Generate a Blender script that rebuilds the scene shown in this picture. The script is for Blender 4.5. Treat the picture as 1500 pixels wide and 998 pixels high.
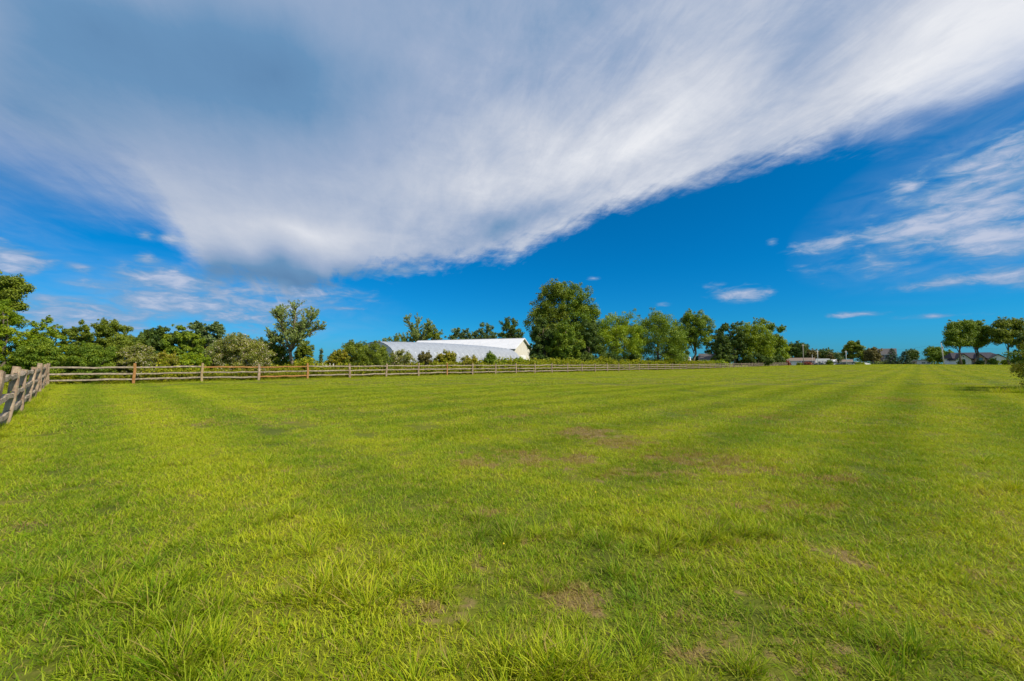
import bpy, math, random
import numpy as np
from mathutils import Vector, Matrix, Euler

for o in list(bpy.data.objects):
    bpy.data.objects.remove(o)
random.seed(7)
scene = bpy.context.scene
COL = scene.collection
R = math.radians

# ------------------------------------------------------------------ camera
F, CX, CY, HZ, EYE = 605.0, 750.0, 499.0, 532.6, 1.25
PITCH = math.atan((HZ - CY) / F)
cam_d = bpy.data.cameras.new('camera')
cam = bpy.data.objects.new('camera', cam_d)
COL.objects.link(cam)
cam_d.sensor_width = 36
cam_d.lens = F / 1500 * 36
cam_d.clip_start = 0.05
cam_d.clip_end = 20000
cam.location = (0, 0, EYE)
cam.rotation_euler = (math.pi / 2 + PITCH, 0, 0)
scene.camera = cam
scene.render.resolution_x, scene.render.resolution_y = 1024, 681
scene.view_settings.view_transform = 'Standard'
scene.view_settings.look = 'None'
scene.view_settings.exposure = 0.45
scene.view_settings.gamma = 1
scene.render.engine = 'CYCLES'
scene.cycles.max_bounces = 6
scene.cycles.transparent_max_bounces = 4

SUN_AZ, SUN_EL = 119.0, 46.0
SKY_STRENGTH = 0.1

# ------------------------------------------------------------------ helpers: pixels of a wide view -> places on the land
def direction(px, py):
    kx, ky = (px - CX) / F, (CY - py) / F
    s, c = math.sin(PITCH), math.cos(PITCH)
    return Vector((kx, c - ky * s, s + ky * c)).normalized()

def azel(px, py):
    d = direction(px, py)
    return math.degrees(math.atan2(d.x, d.y)), math.degrees(math.asin(d.z))

def height_at(py, y):
    s, c = math.sin(PITCH), math.cos(PITCH)
    k = (CY - py) / F
    return EYE + y * (s + k * c) / (c - k * s)

def sstep(x, a, b):
    t = np.clip((x - a) / (b - a), 0, 1)
    return t * t * (3 - 2 * t)

def ht(x, y):
    """height of the land"""
    x = np.asarray(x, float); y = np.asarray(y, float)
    yy = np.maximum(y, 1)
    side = sstep(x / yy, .40, .95)
    z = sstep(y, 45, 150) * side * .78 + .12 * sstep(y, 80, 160)
    z -= .55 * sstep(y, 158, 180)
    near = 1 - sstep(np.hypot(x, y), 60, 110)
    z += near * (.026 * np.sin(x * .8 + 1.3) * np.cos(y * .6) + .008 * np.sin(x * 1.9 + y * 1.5) + .002 * np.sin(x * 4.1 - y * 3.7 + 2))
    return z

TH = R(44.63)                                   # heading of the long fence and of the mowing lines
DV = (math.sin(TH), math.cos(TH))               # along the long fence
NV = (-math.cos(TH), math.sin(TH))              # away from the field, behind the long fence
P0 = (-23.95, 26.25)
SP = 3.48

def on_line(px, off):
    """point seen at column px on the line parallel to the long fence, off metres behind it"""
    k = (px - CX) / F
    ax, ay = P0[0] + NV[0] * off, P0[1] + NV[1] * off
    t = (k * ay - ax) / (DV[0] - k * DV[1])
    return ax + t * DV[0], ay + t * DV[1]

def at(px, y):
    return (px - CX) / F * y, y

# ------------------------------------------------------------------ node helpers
class NT:
    def __init__(self, tree):
        self.t = tree; self.n = tree.nodes; self.l = tree.links
    def new(self, typ, **kw):
        nd = self.n.new(typ)
        for k, v in kw.items(): setattr(nd, k, v)
        return nd
    def put(self, sock, v):
        if v is None: return
        if isinstance(v, bpy.types.NodeSocket): self.l.new(v, sock)
        else:
            if hasattr(sock.default_value, '__len__') and not hasattr(v, '__len__'): v = (v, v, v)
            if sock.type == 'RGBA' and len(v) == 3: v = (*v, 1)
            sock.default_value = v
    def math(self, op, a, b=None, c=None, clamp=False):
        nd = self.new('ShaderNodeMath', operation=op, use_clamp=clamp)
        self.put(nd.inputs[0], a); self.put(nd.inputs[1], b); self.put(nd.inputs[2], c)
        return nd.outputs[0]
    def vmath(self, op, a, b=None):
        nd = self.new('ShaderNodeVectorMath', operation=op)
        self.put(nd.inputs[0], a); self.put(nd.inputs[1], b)
        return nd.outputs['Value' if op in ('DOT_PRODUCT', 'LENGTH') else 'Vector']
    def xyz(self, x, y, z=0.0):
        nd = self.new('ShaderNodeCombineXYZ')
        for i, v in enumerate((x, y, z)): self.put(nd.inputs[i], v)
        return nd.outputs[0]
    def sep(self, v):
        nd = self.new('ShaderNodeSeparateXYZ'); self.put(nd.inputs[0], v); return nd.outputs
    def noise(self, vec, scale=1, detail=3, rough=.5, dist=0):
        nd = self.new('ShaderNodeTexNoise'); self.put(nd.inputs['Vector'], vec)
        nd.inputs['Scale'].default_value = scale; nd.inputs['Detail'].default_value = detail
        nd.inputs['Roughness'].default_value = rough; nd.inputs['Distortion'].default_value = dist
        return nd.outputs['Fac']
    def ramp(self, v, a, b, smooth=True, to=(0, 1)):
        nd = self.new('ShaderNodeMapRange', interpolation_type='SMOOTHSTEP' if smooth else 'LINEAR')
        self.put(nd.inputs['Value'], v); self.put(nd.inputs['From Min'], a); self.put(nd.inputs['From Max'], b)
        nd.inputs['To Min'].default_value, nd.inputs['To Max'].default_value = to
        return nd.outputs['Result']
    def mix(self, f, a, b, blend='MIX'):
        nd = self.new('ShaderNodeMix', data_type='RGBA', blend_type=blend)
        self.put(nd.inputs[0], f); self.put(nd.inputs[6], a); self.put(nd.inputs[7], b)
        return nd.outputs[2]
    def colramp(self, f, stops):
        nd = self.new('ShaderNodeValToRGB'); self.put(nd.inputs[0], f)
        el = nd.color_ramp.elements
        while len(el) < len(stops): el.new(.5)
        for e, (p, c) in zip(el, stops):
            e.position = p; e.color = (*c, 1)
        return nd.outputs[0]
    def mapping(self, v, loc=(0, 0, 0), rot=(0, 0, 0), scale=(1, 1, 1), typ='POINT'):
        nd = self.new('ShaderNodeMapping', vector_type=typ); self.put(nd.inputs[0], v)
        nd.inputs[1].default_value = loc; nd.inputs[2].default_value = rot; nd.inputs[3].default_value = scale
        return nd.outputs[0]

# ------------------------------------------------------------------ sky
world = bpy.data.worlds.new('World'); scene.world = world; world.use_nodes = True
W = NT(world.node_tree); W.n.clear()
sky = W.new('ShaderNodeTexSky', sky_type='NISHITA', sun_disc=False)
sky.sun_elevation = R(SUN_EL); sky.sun_rotation = R(SUN_AZ); sky.altitude = 100
sky.air_density = 1.0; sky.dust_density = .4; sky.ozone_density = 2.2
d_ = W.vmath('NORMALIZE', W.new('ShaderNodeTexCoord').outputs['Generated'])
dx, dy, dz = W.sep(d_)
az = W.math('MULTIPLY', W.math('ARCTAN2', dx, dy), 180 / math.pi)
el = W.math('MULTIPLY', W.math('ARCSINE', dz), 180 / math.pi)
# the cloud layer lies on a plane overhead: noise runs in its coordinates, streaked along the wind
zz = W.math('MAXIMUM', dz, .02)
plane = W.xyz(W.math('DIVIDE', dx, W.math('ADD', zz, .05)), W.math('DIVIDE', dy, W.math('ADD', zz, .05)))
WIND = R(-27)
streak_v = W.mapping(plane, rot=(0, 0, -WIND * -1), scale=(1, 1, 1))
streak_v = W.mapping(streak_v, scale=(1.0, .16, 1))
streak = W.noise(streak_v, 2.2, 8, .62, .6)
fibre = W.noise(W.mapping(W.mapping(plane, rot=(0, 0, R(-12))), scale=(1.0, .30, 1)), 7.0, 6, .68, .5)
streak_b = W.noise(streak_v, .9, 3, .5, .3)
puff = W.noise(plane, 3.2, 9, .66, .35)
ae = W.xyz(az, el)
soft = W.noise(W.mapping(ae, scale=(.05, .09, 1)), 1, 4, .5)
wisps = W.noise(W.mapping(ae, scale=(.16, .50, 1)), 1, 6, .58, .6)

curve = W.new('ShaderNodeFloatCurve')
AZ0, AZ1, ELM = -60.0, 60.0, 60.0
edge_px = [(-40, 262), (0, 266), (100, 283), (200, 290), (236, 306), (258, 340), (276, 378), (300, 408), (330, 425), (400, 432), (450, 428), (500, 418),
           (560, 402), (640, 388), (700, 381), (755, 372), (800, 350), (860, 322), (900, 307), (1000, 273),
           (1100, 243), (1250, 198), (1320, 184), (1400, 160), (1500, 118), (1580, 90)]
pts = []
for p in edge_px:
    a, e = azel(*p)
    pts.append(((a - AZ0) / (AZ1 - AZ0), e / ELM))
cv = curve.mapping.curves[0]
cv.points[0].location = (0, pts[0][1]); cv.points[1].location = (1, pts[-1][1])
for p in pts:
    q = cv.points.new(*p)
for q in cv.points: q.handle_type = 'AUTO_CLAMPED'
curve.mapping.update()
# ragged rim
az_w = W.math('ADD', az, W.math('MULTIPLY', W.math('SUBTRACT', soft, .5), 6))
W.put(curve.inputs['Value'], W.ramp(az_w, AZ0, AZ1, False))
edge_el = W.math('MULTIPLY', curve.outputs[0], ELM)
left_soft = W.ramp(az, -30, -15, True, (1, 0))
rim = W.math('SUBTRACT', el, edge_el)
rim = W.math('ADD', rim, W.math('MULTIPLY', W.math('SUBTRACT', wisps, .5), 3.2))
rim = W.math('ADD', rim, W.math('MULTIPLY', W.math('SUBTRACT', streak, .5), W.ramp(az, -30, 20, True, (9, 2.4))))
width = W.math('ADD', W.math('ADD', 1.3, W.math('MULTIPLY', W.ramp(az, -52, -32, True, (1, 0)), 5.5)), W.math('MULTIPLY', W.ramp(az, 34, 50), 3.0))
rim = W.math('ADD', rim, W.math('MULTIPLY', W.math('SUBTRACT', fibre, .5), 2.6))
rim = W.math('ADD', rim, W.math('MULTIPLY', W.math('SUBTRACT', puff, .5), 3.0))
cover = W.ramp(rim, W.math('MULTIPLY', width, -.9), W.math('MULTIPLY', width, 1.35))

def blob(px, py, rx, ry, rot=0, vec=None):
    a, e = azel(px, py)
    a1, _ = azel(px + rx, py); a0, _ = azel(px - rx, py)
    _, e1 = azel(px, py - ry); _, e0 = azel(px, py + ry)
    m = W.mapping(vec, loc=(a, e, 0), rot=(0, 0, R(rot)), scale=((a1 - a0) / 2, (e1 - e0) / 2, 1), typ='TEXTURE')
    g = W.new('ShaderNodeTexGradient', gradient_type='QUADRATIC_SPHERE'); W.put(g.inputs[0], m)
    return g.outputs['Fac']

warp = W.xyz(W.math('MULTIPLY', W.math('SUBTRACT', soft, .5), 13), W.math('MULTIPLY', W.math('SUBTRACT', streak_b, .5), 12))
ae_w = W.vmath('ADD', ae, warp)
shade = None
for px, py, rx, ry, rot, amp in [
    (410, 125, 360, 210, 12, -.36), (130, 20, 500, 240, 0, -.34), (80, 150, 460, 230, 0, -.20), (300, 60, 560, 300, 0, -.16), (60, 40, 300, 200, 0, -.10), (60, 130, 260, 120, -20, -.10), (480, 190, 200, 130, 20, -.14),
    (440, 414, 400, 50, 0, -.58), (560, 405, 240, 34, 8, -.25), (420, 345, 260, 44, 0, .14), (300, 398, 150, 45, 0, -.25),
    (840, 60, 420, 200, 10, -.16), (1180, 90, 190, 100, 40, -.16), (640, 0, 260, 130, 0, -.16),
    (930, 215, 460, 150, 20, .42), (700, 280, 260, 80, 10, .22), (1350, 90, 420, 150, 24, .55), (1500, 60, 240, 140, 0, .25),
    (450, 350, 260, 60, 0, .16), (760, 215, 160, 80, 0, .16), (760, 335, 180, 40, 20, -.35), (960, 290, 160, 26, 20, -.3),
    (0, 250, 340, 90, 0, -.25), (1420, 185, 200, 60, 20, -.45)]:
    b_ = W.math('MULTIPLY', blob(px, py, rx, ry, rot, ae_w), amp)
    shade = b_ if shade is None else W.math('ADD', shade, b_)
shade = W.math('ADD', shade, .60)
shade = W.math('ADD', shade, W.math('MULTIPLY', W.math('SUBTRACT', streak, .5), W.ramp(az, -35, 0, True, (.20, .40))))
shade = W.math('ADD', shade, W.math('MULTIPLY', W.math('SUBTRACT', streak_b, .5), .30))
shade = W.math('ADD', shade, W.math('MULTIPLY', W.math('SUBTRACT', puff, .5), W.ramp(az, -25, 10, True, (.14, .45))))
shade = W.math('ADD', shade, W.math('MULTIPLY', W.math('SUBTRACT', fibre, .5), W.ramp(az, -30, 15, True, (.10, .40))))
CLOUD = 1 / SKY_STRENGTH * .68
cl = W.colramp(shade, [(0, (.125, .265, .475)), (.22, (.155, .315, .54)), (.5, (.36, .46, .65)), (.75, (.62, .67, .78)), (1, (.88, .90, .95))])
cl = W.vmath('SCALE', cl); cl.node.inputs[3].default_value = CLOUD
# lesser clouds below the big bank
small = None
for px, py, rx, ry, rot, amp in [
    (20, 382, 125, 46, 0, 1.05), (115, 393, 60, 20, 0, .75), (215, 345, 34, 14, 0, .75), (250, 352, 48, 18, 0, .7), (215, 378, 42, 24, 0, .8), (240, 410, 160, 36, 0, 1.0),
    (300, 444, 340, 50, 0, .95), (210, 438, 50, 18, 0, .9), (430, 430, 240, 32, 0, .85), (120, 462, 380, 56, 0, .9), (350, 465, 240, 44, 0, .8), (510, 452, 90, 9, 0, .7), (600, 395, 120, 20, 10, .6),
    (1400, 322, 340, 80, 14, 1.1), (1450, 245, 280, 66, 20, 1.0), (1330, 275, 80, 30, 20, .95), (1230, 352, 150, 24, 8, .9), (1480, 345, 280, 60, 0, 1.1), (1520, 300, 200, 70, 0, .9),
    (1400, 412, 190, 22, 4, .9), (1490, 403, 150, 34, 0, .9), (1087, 430, 84, 24, 0, .95), (1050, 418, 50, 12, 0, .7), (1130, 355, 18, 14, 0, .7),
    (1240, 461, 80, 8, 0, .75), (1380, 463, 120, 8, 0, .6), (970, 446, 30, 8, 0, .75), (868, 408, 22, 7, 0, .7), (748, 377, 26, 14, 0, .7)]:
    b_ = W.math('MULTIPLY', W.math('SQRT', blob(px, py, rx, ry, rot, ae)), amp)
    small = b_ if small is None else W.math('MAXIMUM', small, b_)
fine = W.noise(W.mapping(ae, scale=(.42, 1.25, 1)), 1, 6, .62, .5)
both = W.math('ADD', W.math('MULTIPLY', wisps, .55), W.math('MULTIPLY', fine, .45))
sm = W.math('ADD', W.math('MULTIPLY', small, .75), W.math('MULTIPLY', W.math('SUBTRACT', both, .5), 1.5))
small_a = W.math('MULTIPLY', W.ramp(sm, .22, .62), .86)
small_sh = W.ramp(W.math('ADD', sm, W.math('MULTIPLY', W.math('SUBTRACT', fine, .5), .6)), .3, 1.0)
cl2 = W.colramp(small_sh, [(0, (.16, .36, .62)), (.5, (.36, .48, .70)), (1, (.62, .66, .80))])
cl2 = W.vmath('SCALE', cl2); cl2.node.inputs[3].default_value = CLOUD
hs = W.new('ShaderNodeHueSaturation'); hs.inputs['Saturation'].default_value = 1.42; hs.inputs['Value'].default_value = 1.0; hs.inputs['Hue'].default_value = .492
W.put(hs.inputs['Color'], sky.outputs[0])
blue = W.mix(1.0, hs.outputs[0], W.colramp(W.math('DIVIDE', el, 90, clamp=True), [(0, (.09, .42, .93)), (.06, (.045, .46, .80)), (.14, (.012, .53, .80)), (.24, (.004, .61, .81)), (.5, (.003, .62, .84))]), 'MULTIPLY')
veil = W.math('MULTIPLY', W.math('SQRT', blob(190, 452, 560, 95, 0, ae)), W.ramp(wisps, .28, .68, True, (.15, .62)))
veil_r = W.math('MULTIPLY', W.math('SQRT', blob(1480, 290, 420, 150, 10, ae)), W.ramp(wisps, .30, .70, True, (.05, .55)))
vc = W.vmath('SCALE', W.xyz(.34, .50, .74)); vc.node.inputs[3].default_value = CLOUD
blue = W.mix(W.math('MAXIMUM', veil, veil_r), blue, vc)
c1 = W.mix(small_a, blue, cl2)
c2 = W.mix(cover, c1, cl)
bg = W.new('ShaderNodeBackground'); bg.inputs['Strength'].default_value = SKY_STRENGTH
W.put(bg.inputs['Color'], c2)
wo = W.new('ShaderNodeOutputWorld'); W.l.new(bg.outputs[0], wo.inputs[0])
try:
    world.cycles.sampling_method = 'MANUAL'; world.cycles.sample_map_resolution = 512
except Exception: pass

# ------------------------------------------------------------------ sun
sd = bpy.data.lights.new('sun', 'SUN'); sd.energy = 3.8; sd.angle = R(1.0); sd.color = (1, .93, .80)
sun = bpy.data.objects.new('sun', sd); COL.objects.link(sun)
sv = Vector((math.cos(R(SUN_EL)) * math.sin(R(SUN_AZ)), math.cos(R(SUN_EL)) * math.cos(R(SUN_AZ)), math.sin(R(SUN_EL))))
sun.rotation_euler = sv.to_track_quat('Z', 'Y').to_euler()
sun.location = sv * 60

# ------------------------------------------------------------------ materials
def new_mat(name):
    m = bpy.data.materials.new(name); m.use_nodes = True
    t = NT(m.node_tree); t.n.clear()
    out = t.new('ShaderNodeOutputMaterial')
    return m, t, out

def principled(t, out, col, rough=.7, spec=.3, bump=None, bstr=.3, bdist=.02, metal=0):
    p = t.new('ShaderNodeBsdfPrincipled')
    t.put(p.inputs['Base Color'], col); t.put(p.inputs['Roughness'], rough)
    p.inputs['Specular IOR Level'].default_value = spec; p.inputs['Metallic'].default_value = metal
    if bump is not None:
        b = t.new('ShaderNodeBump'); b.inputs['Strength'].default_value = bstr; b.inputs['Distance'].default_value = bdist
        t.put(b.inputs['Height'], bump); t.l.new(b.outputs[0], p.inputs['Normal'])
    t.l.new(p.outputs[0], out.inputs[0])
    return p

def mottled(name, c0, c1, scale=3, rough=.7, spec=.25, stretch=(1, 1, 1), bstr=.3, bdist=.01, metal=0, detail=5):
    m, t, out = new_mat(name)
    v = t.mapping(t.new('ShaderNodeTexCoord').outputs['Object'], scale=stretch)
    info = t.new('ShaderNodeObjectInfo').outputs['Random']
    v = t.vmath('ADD', v, t.xyz(t.math('MULTIPLY', info, 37), t.math('MULTIPLY', info, 11), 0.0))
    n = t.noise(v, scale, detail, .6)
    col = t.mix(t.ramp(n, .3, .7), c0, c1)
    principled(t, out, col, rough, spec, n, bstr, bdist, metal)
    return m

PATCH = [(862, 634, 46, 9, .95), (912, 647, 52, 8, .85), (800, 668, 140, 15, .6), (700, 672, 50, 10, .6), (1030, 672, 100, 20, .55), (1190, 700, 70, 12, .5), (960, 690, 120, 20, .35), (1100, 740, 150, 22, .30), (1180, 800, 130, 30, .28), (1050, 900, 150, 40, .28), (760, 930, 60, 24, .3), (850, 860, 80, 26, .6),
         (650, 880, 90, 26, .45), (375, 865, 22, 9, .6), (712, 745, 26, 8, .7), (1260, 935, 70, 14, .6), (60, 765, 60, 10, .45), (30, 905, 60, 26, .35), (1300, 585, 60, 8, .45),
         (330, 620, 120, 8, .3), (420, 600, 150, 7, .3), (1120, 610, 120, 8, .35), (980, 940, 60, 24, .5), (770, 610, 60, 6, .35)]

def field_colour(t):
    """turf colour as a function of the place: kinds of grass, thatch, painted-in sheen of the mowing lines"""
    pos = t.new('ShaderNodeNewGeometry').outputs['Position']
    x, y, z = t.sep(pos)
    p2 = t.xyz(x, y)
    n_big = t.noise(p2, .10, 3, .5, .3)
    n_mid = t.noise(p2, .55, 4, .6, .3)
    n_fin = t.noise(p2, 2.6, 4, .6, .2)
    n_mic = t.noise(p2, 11, 3, .6)
    # mowing lines: light and dark of the bent grass put into the colour
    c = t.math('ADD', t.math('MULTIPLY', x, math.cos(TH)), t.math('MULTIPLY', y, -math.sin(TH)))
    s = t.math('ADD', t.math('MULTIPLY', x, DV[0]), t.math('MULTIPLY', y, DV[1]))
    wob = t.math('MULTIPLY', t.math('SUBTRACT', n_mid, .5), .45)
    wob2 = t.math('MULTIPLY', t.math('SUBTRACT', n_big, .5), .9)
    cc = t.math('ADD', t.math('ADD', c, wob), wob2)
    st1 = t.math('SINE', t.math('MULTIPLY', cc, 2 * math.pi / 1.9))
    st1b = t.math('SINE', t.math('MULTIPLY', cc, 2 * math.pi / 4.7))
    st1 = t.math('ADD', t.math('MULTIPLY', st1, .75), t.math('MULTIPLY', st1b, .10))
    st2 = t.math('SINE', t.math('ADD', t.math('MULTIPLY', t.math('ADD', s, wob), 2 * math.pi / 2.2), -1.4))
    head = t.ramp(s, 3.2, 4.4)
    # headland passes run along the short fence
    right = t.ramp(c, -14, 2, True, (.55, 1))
    stripe_sheen = t.math('ADD', t.math('MULTIPLY', t.math('MULTIPLY', st1, right), head), t.math('MULTIPLY', t.math('MULTIPLY', st2, t.math('SUBTRACT', 1, head)), .85))
    f = t.math('ADD', t.math('MULTIPLY', t.math('SUBTRACT', n_big, .5), .35), t.math('MULTIPLY', t.math('SUBTRACT', n_mid, .5), .65))
    f = t.math('ADD', f, t.math('MULTIPLY', t.math('SUBTRACT', n_fin, .5), 1.3))
    f = t.math('ADD', f, t.math('MULTIPLY', t.math('SUBTRACT', n_mic, .5), .5))
    f = t.math('ADD', f, t.math('MULTIPLY', stripe_sheen, .31))
    f = t.math('ADD', f, t.ramp(y, 8, 50, True, (0, .20)))
    f = t.math('ADD', f, .55)
    col = t.colramp(f, [(0, (.125, .205, .004)), (.3, (.235, .320, .004)), (.6, (.375, .430, .006)), (1, (.50, .51, .012))])
    cool = t.ramp(t.math('ADD', t.math('MULTIPLY', t.noise(p2, .33, 3, .6, .4), .7), t.math('MULTIPLY', t.noise(p2, 5.5, 3, .6), .3)), .47, .64)
    col = t.mix(t.math('MULTIPLY', cool, .55), col, (.135, .275, .018))
    # thatch and bare spots
    pm = None
    for px, py, rx, ry, amp in PATCH:
        yy = EYE * F / (py - HZ); xx = (px - CX) / F * yy
        ra = rx / F * yy; rb = ry * yy * yy / (F * EYE)
        g = t.new('ShaderNodeTexGradient', gradient_type='SPHERICAL')
        t.put(g.inputs[0], t.mapping(p2, loc=(xx, yy, 0), scale=(ra * 1.35, rb * 1.35, 1), typ='TEXTURE'))
        b = t.math('MULTIPLY', g.outputs['Fac'], amp)
        pm = b if pm is None else t.math('MAXIMUM', pm, b)
    pm = t.math('ADD', t.math('MULTIPLY', pm, 1.3), t.math('MULTIPLY', t.math('SUBTRACT', n_fin, .5), 2.6))
    pm = t.math('ADD', pm, t.math('MULTIPLY', t.math('SUBTRACT', n_mic, .5), 1.7))
    pm = t.ramp(pm, .20, .72)
    wide = t.ramp(t.math('ADD', n_mid, t.math('MULTIPLY', n_mic, .5)), .78, .98)
    pm = t.math('MAXIMUM', pm, t.math('MULTIPLY', wide, .60))
    return col, pm, n_fin, n_mic

def blade_mat(name):
    m, t, out = new_mat(name)
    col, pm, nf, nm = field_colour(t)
    tint = t.new('ShaderNodeAttribute', attribute_name='tint').outputs['Fac']
    col = t.mix(t.math('MULTIPLY', t.ramp(tint, .0, .5, False, (1, 0)), .80), col, (.11, .24, .008))
    col = t.mix(t.math('MULTIPLY', t.ramp(tint, .45, .9, False), .45), col, (.54, .56, .07))
    straw = t.math('ADD', t.math('MULTIPLY', pm, .85), t.ramp(tint, .87, .89, False, (0, .8)), clamp=True)
    thr = t.math('GREATER_THAN', straw, t.math('MULTIPLY', t.math('FRACT', t.math('MULTIPLY', tint, 57.3)), .98))
    thr = t.math('MULTIPLY', thr, t.math('MINIMUM', straw, .82))
    col = t.mix(thr, col, t.mix(t.math('FRACT', t.math('MULTIPLY', tint, 13.7)), (.22, .135, .045), (.44, .33, .12)))
    di = t.new('ShaderNodeBsdfPrincipled'); t.put(di.inputs['Base Color'], col); di.inputs['Roughness'].default_value = .55
    di.inputs['Specular IOR Level'].default_value = .12
    tr = t.new('ShaderNodeBsdfTranslucent'); t.put(tr.inputs[0], t.mix(1, col, (1.25, 1.15, .6), 'MULTIPLY'))
    mx = t.new('ShaderNodeMixShader'); mx.inputs[0].default_value = .35
    t.l.new(di.outputs[0], mx.inputs[1]); t.l.new(tr.outputs[0], mx.inputs[2]); t.l.new(mx.outputs[0], out.inputs[0])
    return m

def ground_mat():
    m, t, out = new_mat('turf')
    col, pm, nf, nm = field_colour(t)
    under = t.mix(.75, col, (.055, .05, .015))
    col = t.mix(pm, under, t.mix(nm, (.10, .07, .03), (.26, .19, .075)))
    pos = t.new('ShaderNodeNewGeometry').outputs['Position']
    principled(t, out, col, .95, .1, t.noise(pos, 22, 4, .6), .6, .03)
    return m

def leaf_mat(name, dark, mid, light, trans=.28, accent=None):
    m, t, out = new_mat(name)
    tint = t.new('ShaderNodeAttribute', attribute_name='tint').outputs['Fac']
    stops = [(0, dark), (.5, mid), (1, light)]
    col = t.colramp(tint, stops)
    if accent:
        fr = t.math('FRACT', t.math('MULTIPLY', tint, 91.7))
        col = t.mix(t.math('GREATER_THAN', fr, 1 - accent[3]), col, accent[:3])
    di = t.new('ShaderNodeBsdfPrincipled'); t.put(di.inputs['Base Color'], col); di.inputs['Roughness'].default_value = .55
    di.inputs['Specular IOR Level'].default_value = .3
    tr = t.new('ShaderNodeBsdfTranslucent'); t.put(tr.inputs[0], t.mix(1, col, (1.3, 1.2, .5), 'MULTIPLY'))
    mx = t.new('ShaderNodeMixShader'); mx.inputs[0].default_value = trans
    t.l.new(di.outputs[0], mx.inputs[1]); t.l.new(tr.outputs[0], mx.inputs[2]); t.l.new(mx.outputs[0], out.inputs[0])
    return m

M = {}
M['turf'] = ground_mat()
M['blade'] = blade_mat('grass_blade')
M['leaf_green'] = leaf_mat('leaf_green', (0.076, 0.139, 0.010), (0.161, 0.244, 0.012), (0.321, 0.374, 0.020))
M['leaf_bright'] = leaf_mat('leaf_bright', (0.104, 0.188, 0.008), (0.236, 0.334, 0.010), (0.435, 0.471, 0.014), .35)
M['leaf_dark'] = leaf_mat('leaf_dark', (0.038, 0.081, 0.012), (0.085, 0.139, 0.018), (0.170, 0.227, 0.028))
M['leaf_olive'] = leaf_mat('leaf_olive', (.085, .125, .012), (.175, .230, .015), (.300, .335, .025), .3)
M['leaf_yellow'] = leaf_mat('leaf_yellow', (.105, .170, .008), (.215, .290, .011), (.370, .420, .016), .35)
M['leaf_bluish'] = leaf_mat('leaf_bluish', (0.057, 0.106, 0.030), (0.123, 0.188, 0.050), (0.246, 0.293, 0.085), .25)
M['leaf_pale'] = leaf_mat('leaf_pale', (.130, .190, .040), (.250, .320, .075), (.410, .470, .150), .35)
M['leaf_russet'] = leaf_mat('leaf_russet', (.085, .080, .022), (.160, .140, .035), (.255, .215, .060), .25)
M['leaf_burgundy'] = leaf_mat('leaf_burgundy', (0.132, 0.033, 0.022), (0.246, 0.065, 0.035), (0.378, 0.130, 0.059), .2)
M['leaf_flowering'] = leaf_mat('leaf_flowering', (0.104, 0.146, 0.020), (0.227, 0.253, 0.030), (0.397, 0.381, 0.059), .3, (.55, .46, .34, .16))
M['leaf_mixed'] = leaf_mat('leaf_mixed', (0.115, 0.163, 0.011), (0.292, 0.289, 0.015), (0.547, 0.438, 0.033), .3, (.34, .27, .06, .12))
M['spruce'] = leaf_mat('spruce_needles', (0.034, 0.081, 0.030), (0.076, 0.130, 0.050), (0.189, 0.244, 0.109), .1)
M['weed'] = leaf_mat('weed_leaf', (0.113, 0.179, 0.008), (0.293, 0.334, 0.010), (0.529, 0.488, 0.012), .35, (.45, .36, .03, .10))
M['bark'] = mottled('bark', (.09, .07, .05), (.22, .18, .13), 6, .9, .1, (1, 1, .25), .8, .05)
M['bark_pale'] = mottled('bark_pale', (.14, .11, .075), (.29, .24, .17), 5, .9, .1, (1, 1, .3), .8, .05)

def wood_mat(name, stops, lich, sc=1.0):
    m, t, out = new_mat(name)
    tc = t.new('ShaderNodeTexCoord').outputs['Object']
    info = t.new('ShaderNodeObjectInfo').outputs['Random']
    off = t.xyz(t.math('MULTIPLY', info, 31), t.math('MULTIPLY', info, 17), t.math('MULTIPLY', info, 7))
    g = t.noise(t.mapping(t.vmath('ADD', tc, off), scale=(3, 45, 45) if sc > 0 else (45, 45, 3)), 1, 5, .65)
    b = t.noise(t.vmath('ADD', tc, off), 6, 5, .65)
    f = t.math('ADD', t.math('MULTIPLY', g, .35), t.math('MULTIPLY', b, .65))
    col = t.colramp(t.ramp(f, .3, .7, False), stops)
    li = t.ramp(t.noise(t.vmath('ADD', tc, off), 17, 4, .7), .55, .66)
    col = t.mix(t.math('MULTIPLY', li, lich[3]), col, lich[:3])
    cr = t.noise(t.mapping(t.vmath('ADD', tc, off), scale=(1.5, 70, 70) if sc > 0 else (70, 70, 1.5)), 1, 3, .5)
    crack = t.ramp(cr, .36, .28)
    col = t.mix(t.math('MULTIPLY', crack, .75), col, (.03, .025, .02))
    hgt = t.math('ADD', f, t.math('MULTIPLY', crack, -.7))
    principled(t, out, col, .9, .15, hgt, .9, .012)
    return m
old = [(0, (.07, .050, .035)), (.35, (.25, .19, .135)), (.7, (.40, .32, .23)), (1, (.52, .44, .33))]
new = [(0, (.20, .085, .028)), (.5, (.36, .17, .055)), (1, (.48, .26, .10))]
tan = [(0, (.20, .13, .06)), (.5, (.36, .26, .13)), (1, (.48, .38, .21))]
M['rail_old'] = wood_mat('weathered_rail_wood', old, (.34, .36, .24, .6))
M['rail_new'] = wood_mat('fresh_rail_wood', new, (.30, .22, .12, .25))
M['post_old'] = wood_mat('weathered_post_wood', [(0, (.10, .06, .038)), (.35, (.25, .165, .11)), (.7, (.41, .30, .20)), (1, (.54, .42, .30))], (.30, .31, .17, .7), -1)
M['post_new'] = wood_mat('fresh_post_wood', new, (.30, .22, .12, .25), -1)
M['post_tan'] = wood_mat('tan_post_wood', tan, (.30, .26, .16, .3), -1)
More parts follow.
